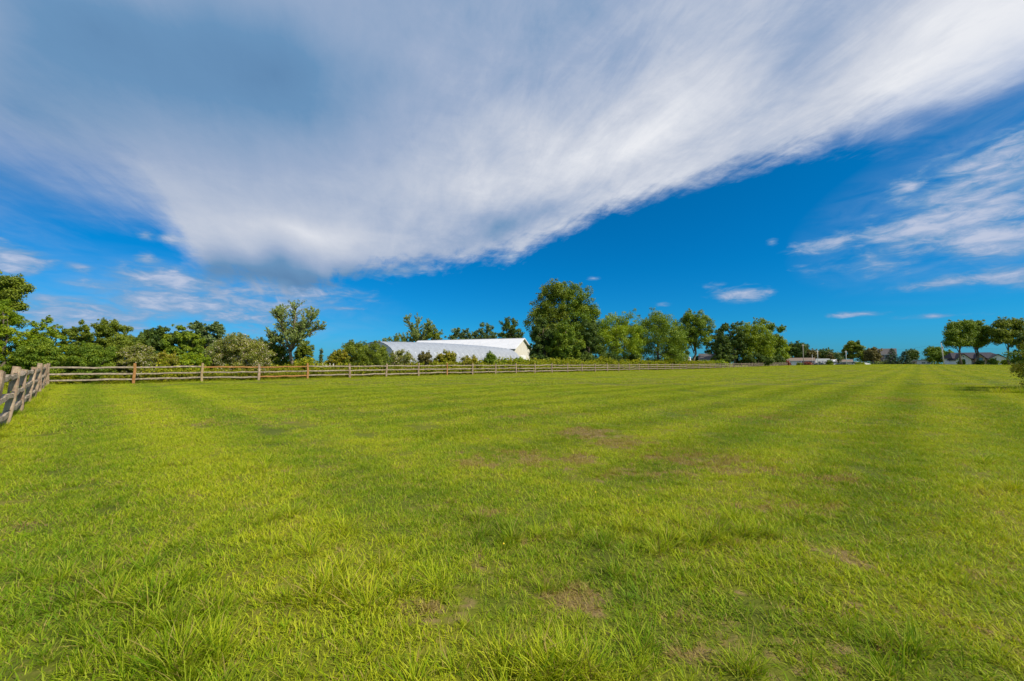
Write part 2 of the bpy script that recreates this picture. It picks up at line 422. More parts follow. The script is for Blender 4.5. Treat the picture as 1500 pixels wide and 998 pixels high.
M['endgrain'] = mottled('end_grain', (.20, .15, .10), (.34, .27, .19), 40, .9, .1)
M['plastic'] = mottled('greenhouse_cover', (.27, .29, .32), (.33, .355, .39), 1.2, .35, .4, (1, 1, 1), .15, .02)
M['steel'] = mottled('galvanised_steel', (.35, .37, .40), (.48, .50, .53), 5, .45, .5, metal=.5)
M['white_roof'] = mottled('white_roof_metal', (.60, .60, .61), (.68, .67, .67), .6, .45, .4, bstr=.1)
M['cream'] = mottled('cream_wall', (.60, .56, .47), (.68, .64, .55), 1.5, .8)
M['white'] = mottled('white_paint', (.72, .72, .71), (.80, .80, .79), 2, .6)
M['grey_panel'] = mottled('grey_panel', (.40, .42, .45), (.50, .52, .55), 2, .6)
M['dark_roof'] = mottled('slate_shingle', (.03, .028, .036), (.065, .06, .075), 6, .9, bstr=.6)
M['grey_roof'] = mottled('grey_shingle', (.075, .07, .07), (.13, .12, .115), 6, .9, bstr=.6)
M['brown_roof'] = mottled('brown_shingle', (.17, .12, .09), (.24, .18, .135), 5, .9, bstr=.6)
M['stone'] = mottled('beige_stone', (.42, .30, .22), (.58, .44, .34), 4, .9, bstr=.8)
M['glass'] = mottled('window_glass', (.02, .03, .04), (.05, .07, .09), .5, .08, .7, bstr=0)
M['blue_glass'] = mottled('tall_window_glass', (.10, .22, .30), (.20, .38, .46), .5, .08, .7, bstr=0)
M['asphalt'] = mottled('asphalt', (.045, .045, .045), (.075, .072, .07), 8, .9)
M['pole'] = mottled('utility_pole_wood', (.33, .28, .22), (.48, .42, .35), 3, .9, stretch=(1, 1, .1))
M['pole_white'] = mottled('pale_pole', (.55, .54, .50), (.68, .66, .62), 3, .7)
M['ceramic'] = mottled('insulator', (.35, .36, .37), (.5, .5, .5), 5, .3, .5)
M['cable'] = mottled('cable', (.05, .05, .05), (.09, .09, .09), 5, .7)
M['rubber'] = mottled('rubber', (.02, .02, .02), (.04, .04, .04), 5, .9)
for nm, a in (('car_black', (.018, .018, .022)), ('car_white', (.75, .75, .74)), ('car_blue', (.10, .20, .34)), ('car_silver', (.42, .43, .45))):
    M[nm] = mottled(nm, a, tuple(v * 1.12 for v in a), .7, .25, .6, bstr=.02)

def brick_mat(name, c0, c1, mort):
    m, t, out = new_mat(name)
    b = t.new('ShaderNodeTexBrick'); x, y, z = t.sep(t.new('ShaderNodeTexCoord').outputs['Object'])
    t.put(b.inputs['Vector'], t.xyz(t.math('ADD', x, y), z))
    b.inputs['Color1'].default_value = (*c0, 1); b.inputs['Color2'].default_value = (*c1, 1); b.inputs['Mortar'].default_value = (*mort, 1)
    b.inputs['Scale'].default_value = 4
    principled(t, out, b.outputs['Color'], .9, .15, b.outputs['Fac'], -.3, .01)
    return m
M['brick'] = brick_mat('red_brick', (.36, .19, .14), (.46, .27, .20), (.45, .40, .34))
M['brick_dark'] = brick_mat('dark_brick', (.16, .13, .13), (.22, .18, .17), (.30, .28, .26))

# ------------------------------------------------------------------ object helpers
def link(o, parent=None):
    COL.objects.link(o)
    if parent is not None: o.parent = parent
    return o

def tag(o, label=None, cat=None, group=None, kind=None):
    if label: o['label'] = label
    if cat: o['category'] = cat
    if group: o['group'] = group
    if kind: o['kind'] = kind
    return o

def empty(name, loc, rz=0, **kw):
    o = bpy.data.objects.new(name, None); o.location = loc; o.rotation_euler = (0, 0, rz); o.empty_display_size = .3
    link(o); return tag(o, **kw)

class MB:
    def __init__(self): self.v = []; self.f = []
    def add(self, vs, fs):
        n = len(self.v); self.v += [tuple(v) for v in vs]; self.f += [tuple(i + n for i in f) for f in fs]; return self
    def box(self, x0, x1, y0, y1, z0, z1):
        vs = [(x, y, z) for z in (z0, z1) for x, y in ((x0, y0), (x1, y0), (x1, y1), (x0, y1))]
        return self.add(vs, [(3, 2, 1, 0), (4, 5, 6, 7), (0, 1, 5, 4), (1, 2, 6, 5), (2, 3, 7, 6), (3, 0, 4, 7)])
    def prism(self, poly, axis, a, b):
        """poly: 2D outline, extruded along axis 0 or 1 from a to b"""
        mk = (lambda p, t: (t, p[0], p[1])) if axis == 0 else (lambda p, t: (p[0], t, p[1]))
        n = len(poly); vs = [mk(p, a) for p in poly] + [mk(p, b) for p in poly]
        fs = [tuple(range(n - 1, -1, -1)), tuple(range(n, 2 * n))] + [(i, (i + 1) % n, n + (i + 1) % n, n + i) for i in range(n)]
        return self.add(vs, fs)
    def tube(self, pts, rad, k=6):
        pts = [Vector(p) for p in pts]; vs = []; fs = []
        up = Vector((0, 0, 1))
        for i, p in enumerate(pts):
            d = (pts[min(i + 1, len(pts) - 1)] - pts[max(i - 1, 0)]).normalized()
            a = d.cross(up if abs(d.z) < .9 else Vector((1, 0, 0))).normalized(); b = d.cross(a)
            r = rad[i] if hasattr(rad, '__len__') else rad
            for j in range(k):
                an = 2 * math.pi * j / k
                vs.append(p + a * math.cos(an) * r + b * math.sin(an) * r)
        for i in range(len(pts) - 1):
            for j in range(k):
                fs.append((i * k + j, i * k + (j + 1) % k, (i + 1) * k + (j + 1) % k, (i + 1) * k + j))
        fs.append(tuple(range(k - 1, -1, -1))); fs.append(tuple((len(pts) - 1) * k + j for j in range(k)))
        return self.add(vs, fs)
    def mesh(self, name, mat, smooth=False):
        me = bpy.data.meshes.new(name); me.from_pydata(self.v, [], self.f); me.materials.append(mat)
        if smooth:
            for p in me.polygons: p.use_smooth = True
        me.update(); return me
    def build(self, name, mat, parent=None, smooth=False, bevel=0):
        o = link(bpy.data.objects.new(name, self.mesh(name, mat, smooth)), parent)
        if bevel:
            b = o.modifiers.new('bevel', 'BEVEL'); b.width = bevel; b.segments = 1
        return o

def np_mesh(name, verts, quads, tris, mat, tint=None):
    me = bpy.data.meshes.new(name)
    nv = len(verts); nq = len(quads); nt = len(tris)
    me.vertices.add(nv); me.vertices.foreach_set('co', np.ascontiguousarray(verts, np.float32).ravel())
    loops = np.concatenate([np.asarray(quads, np.int32).ravel(), np.asarray(tris, np.int32).ravel()])
    starts = np.concatenate([np.arange(nq) * 4, nq * 4 + np.arange(nt) * 3]).astype(np.int32)
    me.loops.add(len(loops)); me.loops.foreach_set('vertex_index', loops)
    me.polygons.add(nq + nt); me.polygons.foreach_set('loop_start', starts)
    me.update(calc_edges=True); me.validate()
    if tint is not None:
        at_ = me.attributes.new('tint', 'FLOAT', 'POINT'); at_.data.foreach_set('value', np.asarray(tint, np.float32))
    me.materials.append(mat)
    return me

# ------------------------------------------------------------------ ground: one sheet to the horizon
def axis(lo, hi, near):
    a = np.concatenate([np.linspace(0, near, 121), near + (np.geomspace(1, 1 + (hi - near), 70) - 1)[1:]])
    b = -np.concatenate([np.linspace(0, near, 121), near + (np.geomspace(1, 1 + (-lo - near), 60) - 1)[1:]])[1:]
    return np.concatenate([b[::-1], a])
gx, gy = axis(-4000, 4000, 24), axis(-600, 6000, 24)
GX, GY = np.meshgrid(gx, gy)
gv = np.stack([GX.ravel(), GY.ravel(), ht(GX, GY).ravel()], 1)
nx, ny = len(gx), len(gy)
ii = np.arange((nx) * (ny)).reshape(ny, nx)
q = np.stack([ii[:-1, :-1].ravel(), ii[:-1, 1:].ravel(), ii[1:, 1:].ravel(), ii[1:, :-1].ravel()], 1)
gme = np_mesh('ground', gv, q, np.zeros((0, 3), int), M['turf'])
gme.polygons.foreach_set('use_smooth', np.ones(len(gme.polygons), bool))
tag(link(bpy.data.objects.new('ground', gme)), 'mown green pasture with brown thatch patches and mowing lines', kind='structure')

# ------------------------------------------------------------------ grass
rng = np.random.default_rng(3)
def blades(n, size, lmin, lmax, width, segs, seed, lean=(.15, .95), tuft=False):
    r = np.random.default_rng(seed)
    if tuft:
        rr = np.abs(r.normal(0, size, n)); an = r.uniform(0, 2 * np.pi, n)
        bx, by = rr * np.cos(an), rr * np.sin(an)
        azi = an + r.normal(0, .7, n)
    else:
        # blades stand in little tufts, not evenly
        k = max(6, n // 22); cxs = r.uniform(-size / 2, size / 2, (k, 2)); pick = r.integers(0, k, n)
        spread = size / math.sqrt(k) * .85
        bx = cxs[pick, 0] + r.normal(0, spread, n); by = cxs[pick, 1] + r.normal(0, spread, n)
        azi = r.normal(0, 1.7, n)                     # combed one way, as the mower left it
    L = r.uniform(lmin, lmax, n) * np.where(r.random(n) < .12, 1.5, 1.0)
    le = r.uniform(*lean, n); bend = r.uniform(.2, 1.1, n)
    w = width * r.uniform(.55, 1.25, n)
    twist = azi + np.pi / 2 + r.normal(0, .8, n)
    sx, sy = np.cos(twist) * w / 2, np.sin(twist) * w / 2
    rows = segs + 1; pos = np.zeros((n, 3)); pos[:, 0] = bx; pos[:, 1] = by; pos[:, 2] = -.008
    V = []
    for j in range(rows):
        t = j / segs
        a = le + bend * t
        if j > 0:
            st = L / segs
            pos = pos + np.stack([np.sin(a) * np.cos(azi) * st, np.sin(a) * np.sin(azi) * st, np.cos(a) * st], 1)
        wf = (1 - t * .35) if j < segs else 0
        if j < segs:
            V.append(pos + np.stack([sx * wf, sy * wf, sx * 0], 1)); V.append(pos - np.stack([sx * wf, sy * wf, sx * 0], 1))
        else: V.append(pos.copy())
    V = np.stack(V, 1)                                     # n, 2*segs+1, 3
    m = V.shape[1]; base = np.arange(n)[:, None] * m
    qs = [base + np.array([2 * j, 2 * j + 1, 2 * j + 3, 2 * j + 2]) for j in range(segs - 1)]
    qs = np.concatenate(qs) if qs else np.zeros((0, 4), int)
    ts = base + np.array([2 * segs - 2, 2 * segs - 1, 2 * segs])
    tint = np.repeat(r.random(n), m)
    return V.reshape(-1, 3), qs, ts, tint

def variants(prefix, count, **kw):
    c = bpy.data.collections.new(prefix + '_sources')
    for i in range(count):
        v, qs, ts, ti = blades(seed=hash(prefix) % 1000 * 0 + i * 17 + len(prefix), **kw)
        me = np_mesh(prefix, v, qs, ts, M['blade'], ti)
        c.objects.link(bpy.data.objects.new('%s_%02d' % (prefix, i), me))
    return c

def scatter(name, pos, rot, scl, idx, coll, label):
    """one object of points; geometry nodes set a clump of blades on each"""
    me = bpy.data.meshes.new(name); n = len(pos)
    me.vertices.add(n); me.vertices.foreach_set('co', np.asarray(pos, np.float32).ravel())
    a = me.attributes.new('rot', 'FLOAT_VECTOR', 'POINT'); a.data.foreach_set('vector', np.asarray(rot, np.float32).ravel())
    a = me.attributes.new('scl', 'FLOAT', 'POINT'); a.data.foreach_set('value', np.asarray(scl, np.float32))
    a = me.attributes.new('idx', 'INT', 'POINT'); a.data.foreach_set('value', np.asarray(idx, np.int32))
    o = link(bpy.data.objects.new(name, me)); tag(o, label, kind='stuff')
    g = bpy.data.node_groups.new(name, 'GeometryNodeTree')
    g.interface.new_socket('Geometry', in_out='INPUT', socket_type='NodeSocketGeometry')
    g.interface.new_socket('Geometry', in_out='OUTPUT', socket_type='NodeSocketGeometry')
    N = g.nodes; L = g.links
    gi, go = N.new('NodeGroupInput'), N.new('NodeGroupOutput')
    ip = N.new('GeometryNodeInstanceOnPoints'); ci = N.new('GeometryNodeCollectionInfo')
    ci.inputs['Collection'].default_value = coll; ci.inputs['Separate Children'].default_value = True; ci.inputs['Reset Children'].default_value = True
    def named(nm, dt):
        x = N.new('GeometryNodeInputNamedAttribute'); x.data_type = dt; x.inputs['Name'].default_value = nm
        return x.outputs['Attribute']
    e2r = N.new('FunctionNodeEulerToRotation')
    L.new(gi.outputs[0], ip.inputs['Points']); L.new(ci.outputs[0], ip.inputs['Instance'])
    ip.inputs['Pick Instance'].default_value = True
    L.new(named('idx', 'INT'), ip.inputs['Instance Index']); L.new(named('rot', 'FLOAT_VECTOR'), e2r.inputs[0])
    L.new(e2r.outputs[0], ip.inputs['Rotation']); L.new(named('scl', 'FLOAT'), ip.inputs['Scale'])
    L.new(ip.outputs[0], go.inputs[0])
    md = o.modifiers.new('clumps', 'NODES'); md.node_group = g
    return o

def s_of(x, y): return x * DV[0] + y * DV[1]
def c_of(x, y): return (x - P0[0]) * NV[0] + (y - P0[1]) * NV[1]       # > 0 behind the long fence
S_SHORT = s_of(-10.2, 8.37)

def tiles(y0, y1, size, nvar, name, coll, label, scale=(.85, 1.2), seed=1):
    r = np.random.default_rng(seed)
    X, Y = np.meshgrid(np.arange(-1.4 * y1 - 6, 1.4 * y1 + 6, size), np.arange(-1.5 if y0 == 0 else 0, y1 + size, size))
    X = X.ravel(); Y = Y.ravel()
    X = X + r.uniform(-.3, .3, len(X)) * size; Y = Y + r.uniform(-.3, .3, len(Y)) * size
    d = Y + r.uniform(-1, 1, len(X)) * (y0 * .12)
    keep = (np.abs(X) < 1.38 * np.maximum(Y, 0) + 3 + size) & (d >= y0) & (Y + r.uniform(-1, 1, len(X)) * (y1 * .12) < y1)
    keep &= (c_of(X, Y) < size * .3 + .2) | (Y > 130)
    X, Y = X[keep], Y[keep]; n = len(X)
    # thinner turf on worn ground
    sc = r.uniform(*scale, n)
    for px, py, rx, ry, amp in PATCH[:3] + PATCH[11:15]:
        yy = EYE * F / (py - HZ); xx = (px - CX) / F * yy; ra = rx / F * yy; rb = ry * yy * yy / (F * EYE)
        g = np.clip(1 - np.hypot((X - xx) / ra, (Y - yy) / rb), 0, 1) * amp
        sc *= 1 - .5 * g
    cc = X * math.cos(TH) - Y * math.sin(TH)
    ph = np.sin(2 * np.pi * cc / 1.9)                      # the mower lays alternate passes opposite ways
    
    rz = math.pi / 2 - TH + np.where(s_of(X, Y) > 4, np.where(ph > 0, 0, math.pi), math.pi / 2) + r.normal(0, .55, n)
    rot = np.stack([np.zeros(n), np.zeros(n), rz], 1)
    # euler XYZ spins about z last: bring the tilt into the spun frame
    gxs = (ht(X + .15, Y) - ht(X - .15, Y)) / .3; gys = (ht(X, Y + .15) - ht(X, Y - .15)) / .3
    tx = rot[:, 0] + gys; ty = rot[:, 1] - gxs                     # lie along the slope
    rot[:, 0] = tx * np.cos(rz) + ty * np.sin(rz); rot[:, 1] = -tx * np.sin(rz) + ty * np.cos(rz)
    pos = np.stack([X, Y, ht(X, Y)], 1)
    return scatter(name, pos, rot, sc, r.integers(0, nvar, n), coll, label)

c1_ = variants('blade_clump_near', 8, n=1700, size=.50, lmin=.02, lmax=.062, width=.0050, segs=3)
tiles(0, 8, .42, 8, 'grass', c1_, 'short bright green turf of the foreground', seed=11)
c2_ = variants('blade_clump_mid', 6, n=2300, size=1.0, lmin=.025, lmax=.07, width=.0085, segs=2)
tiles(8, 24, .8, 6, 'grass', c2_, 'short green turf of the middle of the field', seed=12)
c3_ = variants('blade_clump_far', 5, n=1700, size=2.4, lmin=.04, lmax=.10, width=.022, segs=1)
tiles(24, 62, 2.0, 5, 'grass', c3_, 'short yellow green turf by the long fence', seed=13)
c4_ = variants('blade_clump_farthest', 4, n=2200, size=6.0, lmin=.05, lmax=.12, width=.06, segs=1)
tiles(62, 172, 5.0, 4, 'grass', c4_, 'short yellow green turf of the far field', seed=14)

# taller tufts the mower missed
ct = variants('tuft', 6, n=85, size=.055, lmin=.08, lmax=.20, width=.0062, segs=4, lean=(.05, .8), tuft=True)
tp = []
for px, py, rx, ry, n in [(800, 975, 110, 24, 26), (250, 925, 90, 50, 22), (290, 960, 60, 30, 12), (130, 850, 120, 40, 10), (560, 860, 160, 40, 12), (1010, 760, 60, 20, 9), (740, 770, 100, 25, 10),
                          (1280, 950, 200, 40, 6), (1090, 780, 100, 20, 9), (900, 790, 160, 30, 12), (1430, 700, 60, 40, 8), (420, 760, 100, 40, 9), (330, 690, 60, 20, 6)]:
    for _ in range(n):
        x_ = rng.normal(px, rx * .6); y_ = min(max(rng.normal(py, ry * .6), 560), 1040)
        yy = EYE * F / (y_ - HZ); tp.append(((x_ - CX) / F * yy, yy, .8))
for _ in range(900):
    yy = rng.uniform(.8, 15); tp.append((rng.uniform(-1.35, 1.35) * yy, yy, .40))
# along both fences the mower cannot reach
for _ in range(900):
    t = rng.uniform(-2, 70); px_, py_ = P0[0] + DV[0] * t - NV[0] * rng.uniform(-.5, .12), P0[1] + DV[1] * t - NV[1] * rng.uniform(-.5, .12); tp.append((px_, py_, 1.1))
for _ in range(260):
    t = rng.uniform(-5, 23); tp.append((-10.2 - .724 * t + rng.normal(0, .12), 8.37 + .690 * t + rng.normal(0, .12), .9))
for _ in range(260): tp.append((22.3 + rng.normal(0, .7), 17.3 + rng.normal(0, .55), 1.7))
tp = np.array(tp); n = len(tp)
scatter('grass_tufts', np.stack([tp[:, 0], tp[:, 1], ht(tp[:, 0], tp[:, 1])], 1), np.stack([rng.normal(0, .1, n), rng.normal(0, .1, n), rng.uniform(0, 6.28, n)], 1),
        tp[:, 2] * rng.uniform(.55, 1.15, n), rng.integers(0, 6, n), ct, 'longer grass tufts left standing in the turf and under the fences')

# small yellow dandelion heads, a few
for px, py, lb_ in [(870, 727, 'left one of the two below the brown patch'), (932, 732, 'right one of the two below the brown patch'), (738, 803, 'the middle one nearest the picture centre line'), ]:
    yy = EYE * F / (py - HZ); xx = (px - CX) / F * yy
    b = MB(); b.tube([(0, 0, 0), (0, 0, .07)], .0015, 4)
    ring = [(math.cos(a) * .007, math.sin(a) * .007, .072) for a in np.linspace(0, 2 * math.pi, 9)[:-1]]
    t_ = empty('dandelion', (xx, yy, float(ht(xx, yy))), label='tiny yellow dandelion flower in the turf, ' + lb_, cat='flower', group='dandelions in the turf')
    if 'petal' not in M: M['petal'] = mottled('petal', (.75, .52, .02), (.85, .62, .04), 30)
    b.build('stem', M['weed'], t_)
    h = MB(); h.add(ring + [(0, 0, .082)], [(i, (i + 1) % 8, 8) for i in range(8)] + [tuple(range(7, -1, -1))]); h.build('flower_head', M['petal'], t_)

# ------------------------------------------------------------------ split-rail fences
def rail_mesh(seed, mat, length):
    r = random.Random(seed); b = MB(); k = 8; n = 6; vs = []; fs = []
    prof = [(.046, .030), (.036, .046), (-.004, .052), (-.038, .042), (-.048, .006), (-.038, -.036), (.004, -.046), (.038, -.034)]
    prof = [(p[0] * r.uniform(.85, 1.15), p[1] * r.uniform(.85, 1.2)) for p in prof]
    for i in range(n + 1):
        t = i / n; x = -length / 2 - .10 + t * (length + .20)
        e = .78 if i in (0, n) else (1.0 + r.uniform(-.07, .07))
        by, bz = r.uniform(-.012, .012), r.uniform(-.014, .014) + .02 * math.sin(t * math.pi) * r.choice((-1, -.3, .5))
        for p in prof: vs.append((x, p[0] * e + by, p[1] * e * 1.05 + bz))
    for i in range(n):
        for j in range(k): fs.append((i * k + j, i * k + (j + 1) % k, (i + 1) * k + (j + 1) % k, (i + 1) * k + j))
    fs += [tuple(range(k - 1, -1, -1)), tuple(n * k + j for j in range(k))]
    return b.add(vs, fs).mesh('rail', mat)

RZ = (.27, .64, 1.01)
def post_mesh(seed, mat, H, wx, wy):
    """mortised post: solid blocks between the slots, two cheeks beside each slot"""
    r = random.Random(seed); b = MB(); hx, hy = wx / 2, wy / 2; sl = .030
    cuts = [-.35]
    for z in RZ: cuts += [z - .058, z + .058]
    cuts += [H]
    def wob(z): return (.014 * math.sin(z * 5 + seed), .012 * math.cos(z * 4 + seed * 2), 1 - .10 * max(z, 0) / H + .04 * math.sin(z * 9 + seed))
    def block(x0, x1, y0, y1, z0, z1):
        ch = .018; vs = []
        nz = 3
        for i in range(nz):
            z = z0 + (z1 - z0) * i / (nz - 1); ox, oy, s = wob(z)
            outl = [(x0 + ch, y0), (x1 - ch, y0), (x1, y0 + ch if y0 < -sl else y0), (x1, y1 - ch if y1 > sl else y1), (x1 - ch, y1), (x0 + ch, y1), (x0, y1 - ch if y1 > sl else y1), (x0, y0 + ch if y0 < -sl else y0)]
            for x, y in outl: vs.append((x * s + ox, y * s + oy, z + (r.uniform(-.012, .012) if abs(z - H) < 1e-6 else 0)))
        fs = [(i * 8 + j, i * 8 + (j + 1) % 8, (i + 1) * 8 + (j + 1) % 8, (i + 1) * 8 + j) for i in range(nz - 1) for j in range(8)]
        fs += [tuple(range(7, -1, -1)), tuple(16 + j for j in range(8))]
        b.add(vs, fs)
    for i in range(len(cuts) - 1):
        if i % 2 == 0: block(-hx, hx, -hy, hy, cuts[i], cuts[i + 1])
        else:
            block(-hx, hx, -hy, -sl, cuts[i] + .001, cuts[i + 1] - .001); block(-hx, hx, sl, hy, cuts[i] + .001, cuts[i + 1] - .001)
    return b.mesh('post', mat)

rails_old = [rail_mesh(i, M['rail_old'], SP) for i in range(7)]
rails_new = [rail_mesh(20 + i, M['rail_new'], SP) for i in range(3)]
posts_old = [post_mesh(i, M['post_old'], 1.25 + .03 * (i % 3 - 1), .16, .135) for i in range(5)]
posts_new = [post_mesh(10 + i, M['post_new'], 1.27, .15, .13) for i in range(2)]
posts_tan = [post_mesh(15, M['post_tan'], 1.27, .14, .13)]

def split_fence(name, label, group, start, dv, n, first, meshes_post, meshes_rail, spans, lean=None, lab=None, span=SP):
    root = empty(name, (start[0], start[1], float(ht(*start))), label=label, cat='fence', group=group)
    r = random.Random(first + 50); base_z = float(ht(*start)); ang = math.atan2(dv[1], dv[0])
    loc = []; rots = []
    for i in range(n):
        t = spans[i]; x, y = start[0] + dv[0] * t, start[1] + dv[1] * t; loc.append((x, y, float(ht(x, y))))
    for i in range(n):
        me, lb = meshes_post(i, r)
        o = link(bpy.data.objects.new('post', me), root)
        o.location = (loc[i][0] - start[0], loc[i][1] - start[1], loc[i][2] - base_z)
        l = lean(i, r) if lean else (r.uniform(-.025, .025), r.uniform(-.025, .025))
        o.rotation_euler = (l[0], l[1], ang + r.uniform(-.12, .12))
        if lb: o['label'] = lb
        rots.append(Euler(o.rotation_euler).to_matrix())
    for i in range(n - 1):
        for k, z in enumerate(RZ):
            a = Vector(loc[i]) + rots[i] @ Vector((0, 0, z)); b = Vector(loc[i + 1]) + rots[i + 1] @ Vector((0, 0, z)); d = b - a
            me, lb = meshes_rail(i, k, r)
            o = link(bpy.data.objects.new('rail', me), root)
            mid = (a + b) / 2 - Vector((start[0], start[1], base_z))
            o.location = mid + Vector((0, 0, r.uniform(-.018, .018)))
            o.rotation_euler = (r.choice((0, 3.14159)), -math.atan2(d.z, math.hypot(d.x, d.y)) + r.uniform(-.007, .007), math.atan2(d.y, d.x))
            o.scale = (d.length / SP, 1, 1)
            if lb: o['label'] = lb
    return root

# long fence; index 0 is the post seen at column 195
k_corner = -1.05
spans_long = [k_corner * SP] + [i * SP for i in range(0, 53)]
def pm_long(i, r):
    j = i - 1
    if j in (0, 3, 7): return posts_new[j % 2], 'newer orange brown post'
    if j == 1: return posts_tan[0], 'newer tan post'
    return posts_old[r.randrange(5)], None
def rm_long(i, k, r):
    j = i - 1
    if (j in (1, 2) and k == 2) or (j == 2 and k == 0): return rails_new[(j + k) % 3], 'newer orange rail'
    return rails_old[r.randrange(7)], None
split_fence('split_rail_fence', 'long three-rail split-rail fence running across the back of the mown field', 'split-rail fences around the pasture', P0, DV, len(spans_long), 1, pm_long, rm_long, spans_long)

B0 = Vector((-10.2, 8.37)); K0 = Vector((P0[0] + DV[0] * k_corner * SP, P0[1] + DV[1] * k_corner * SP))
dk = (K0 - B0); Lk = dk.length; dk = dk.normalized()
spans_short = [-6.0, -3.05, 0, 3.40, 6.75, 9.6, 12.9, 16.1, 19.3]
fat = [post_mesh(30 + i, M['post_old'], (1.10, 1.16, 1.20, 1.12, 1.14, 1.25, 1.18, 1.2, 1.2)[i], .19, .14) for i in range(9)]
split_fence('split_rail_fence', 'short weathered split-rail fence with leaning fat posts at the left edge', 'split-rail fences around the pasture', (B0.x, B0.y), (dk.x, dk.y), 9, 2,
            lambda i, r: (fat[i], None), lambda i, k, r: (rails_old[r.randrange(7)], None), spans_short,
            lean=lambda i, r: ((.10, .07, .11, .05, .08, .10, .03, .06, .03)[i], (.10, .14, .06, .12, .16, .08, .10, .05, .02)[i]))

# ------------------------------------------------------------------ foliage
def leaf_cloud(centres, radii, n, size, seed, up=.35, tints=None, flat=1.0, shell=.55):
    r = np.random.default_rng(seed); centres = np.asarray(centres, float); radii = np.asarray(radii, float)
    w = radii ** 2; pick = r.choice(len(centres), n, p=w / w.sum())
    d = r.normal(size=(n, 3)); d /= np.linalg.norm(d, axis=1)[:, None]
    rad = radii[pick] * np.abs(shell + (1 - shell) * r.random(n) + r.normal(0, .13, n))
    p = centres[pick] + d * rad[:, None] * np.array([1, 1, .82 * flat])
    nrm = d * .8 + r.normal(size=(n, 3)) * .55 + np.array([0, 0, up]); nrm /= np.linalg.norm(nrm, axis=1)[:, None]
    a = np.cross(nrm, r.normal(size=(n, 3))); a /= np.linalg.norm(a, axis=1)[:, None]
    b = np.cross(nrm, a)
    L = size * r.uniform(.6, 1.35, n)[:, None]; Wd = L * .62
    v = np.stack([p - a * L * .5, p + b * Wd * .5 + nrm * L * .10, p + a * L * .5, p - b * Wd * .5 + nrm * L * .10], 1)
    ct_ = (r.random(len(centres)) if tints is None else np.asarray(tints))[pick]
    ti = np.clip(ct_ * .50 + r.random(n) * .50, 0, 1)
    return v.reshape(-1, 3), np.arange(n * 4).reshape(n, 4), np.repeat(ti, 4)

def crown_clumps(lumps, k, cr, seed):
    """clump centres spread through and over a set of ellipsoids (x,y,z,rx,ry,rz)"""
    r = np.random.default_rng(seed); lumps = np.asarray(lumps, float)
    vol = (lumps[:, 3] * lumps[:, 4] * lumps[:, 5]) ** .8; pick = r.choice(len(lumps), k, p=vol / vol.sum())
    d = r.normal(size=(k, 3)); d /= np.linalg.norm(d, axis=1)[:, None]
    rr = r.random(k) ** .45
    c = lumps[pick, :3] + d * rr[:, None] * np.maximum(lumps[pick, 3:] - cr * .6, .05)
    return c, cr * r.uniform(.55, 1.25, k)

def limbs(b, base, top, targets, r0, seed, droop=0, split=.35):
    """tapered trunk from base to top with limbs running out to clump centres"""
    r = random.Random(seed); base = Vector(base); top = Vector(top)
    n = 7; pts = []; rad = []
    w = (base - top).length * .03
    for i in range(n):
        t = i / (n - 1)
        pts.append(base.lerp(top, t) + Vector((r.uniform(-w, w), r.uniform(-w, w), 0)) * (t > 0)); rad.append(r0 * (1.25 if i == 0 else 1) * (1 - .72 * t))
    b.tube(pts, rad, 8)
    for tg in targets:
        tg = Vector(tg); t = split + (1 - split) * r.random() ** .8 * .9
        fork = base.lerp(top, t)
        # fork below the target
        if tg.z < fork.z: t = max(.2, min(t, (tg.z - base.z) / max(top.z - base.z, .1) * .8)); fork = base.lerp(top, t)
        rr = r0 * (1 - .72 * t) * .55
        mid = fork.lerp(tg, .5) + Vector((0, 0, (tg - fork).length * .12)) + Vector((r.uniform(-1, 1), r.uniform(-1, 1), 0)) * (tg - fork).length * .06
        b.tube([fork, fork.lerp(mid, .6), mid, tg], [rr, rr * .75, rr * .5, rr * .15], 5)

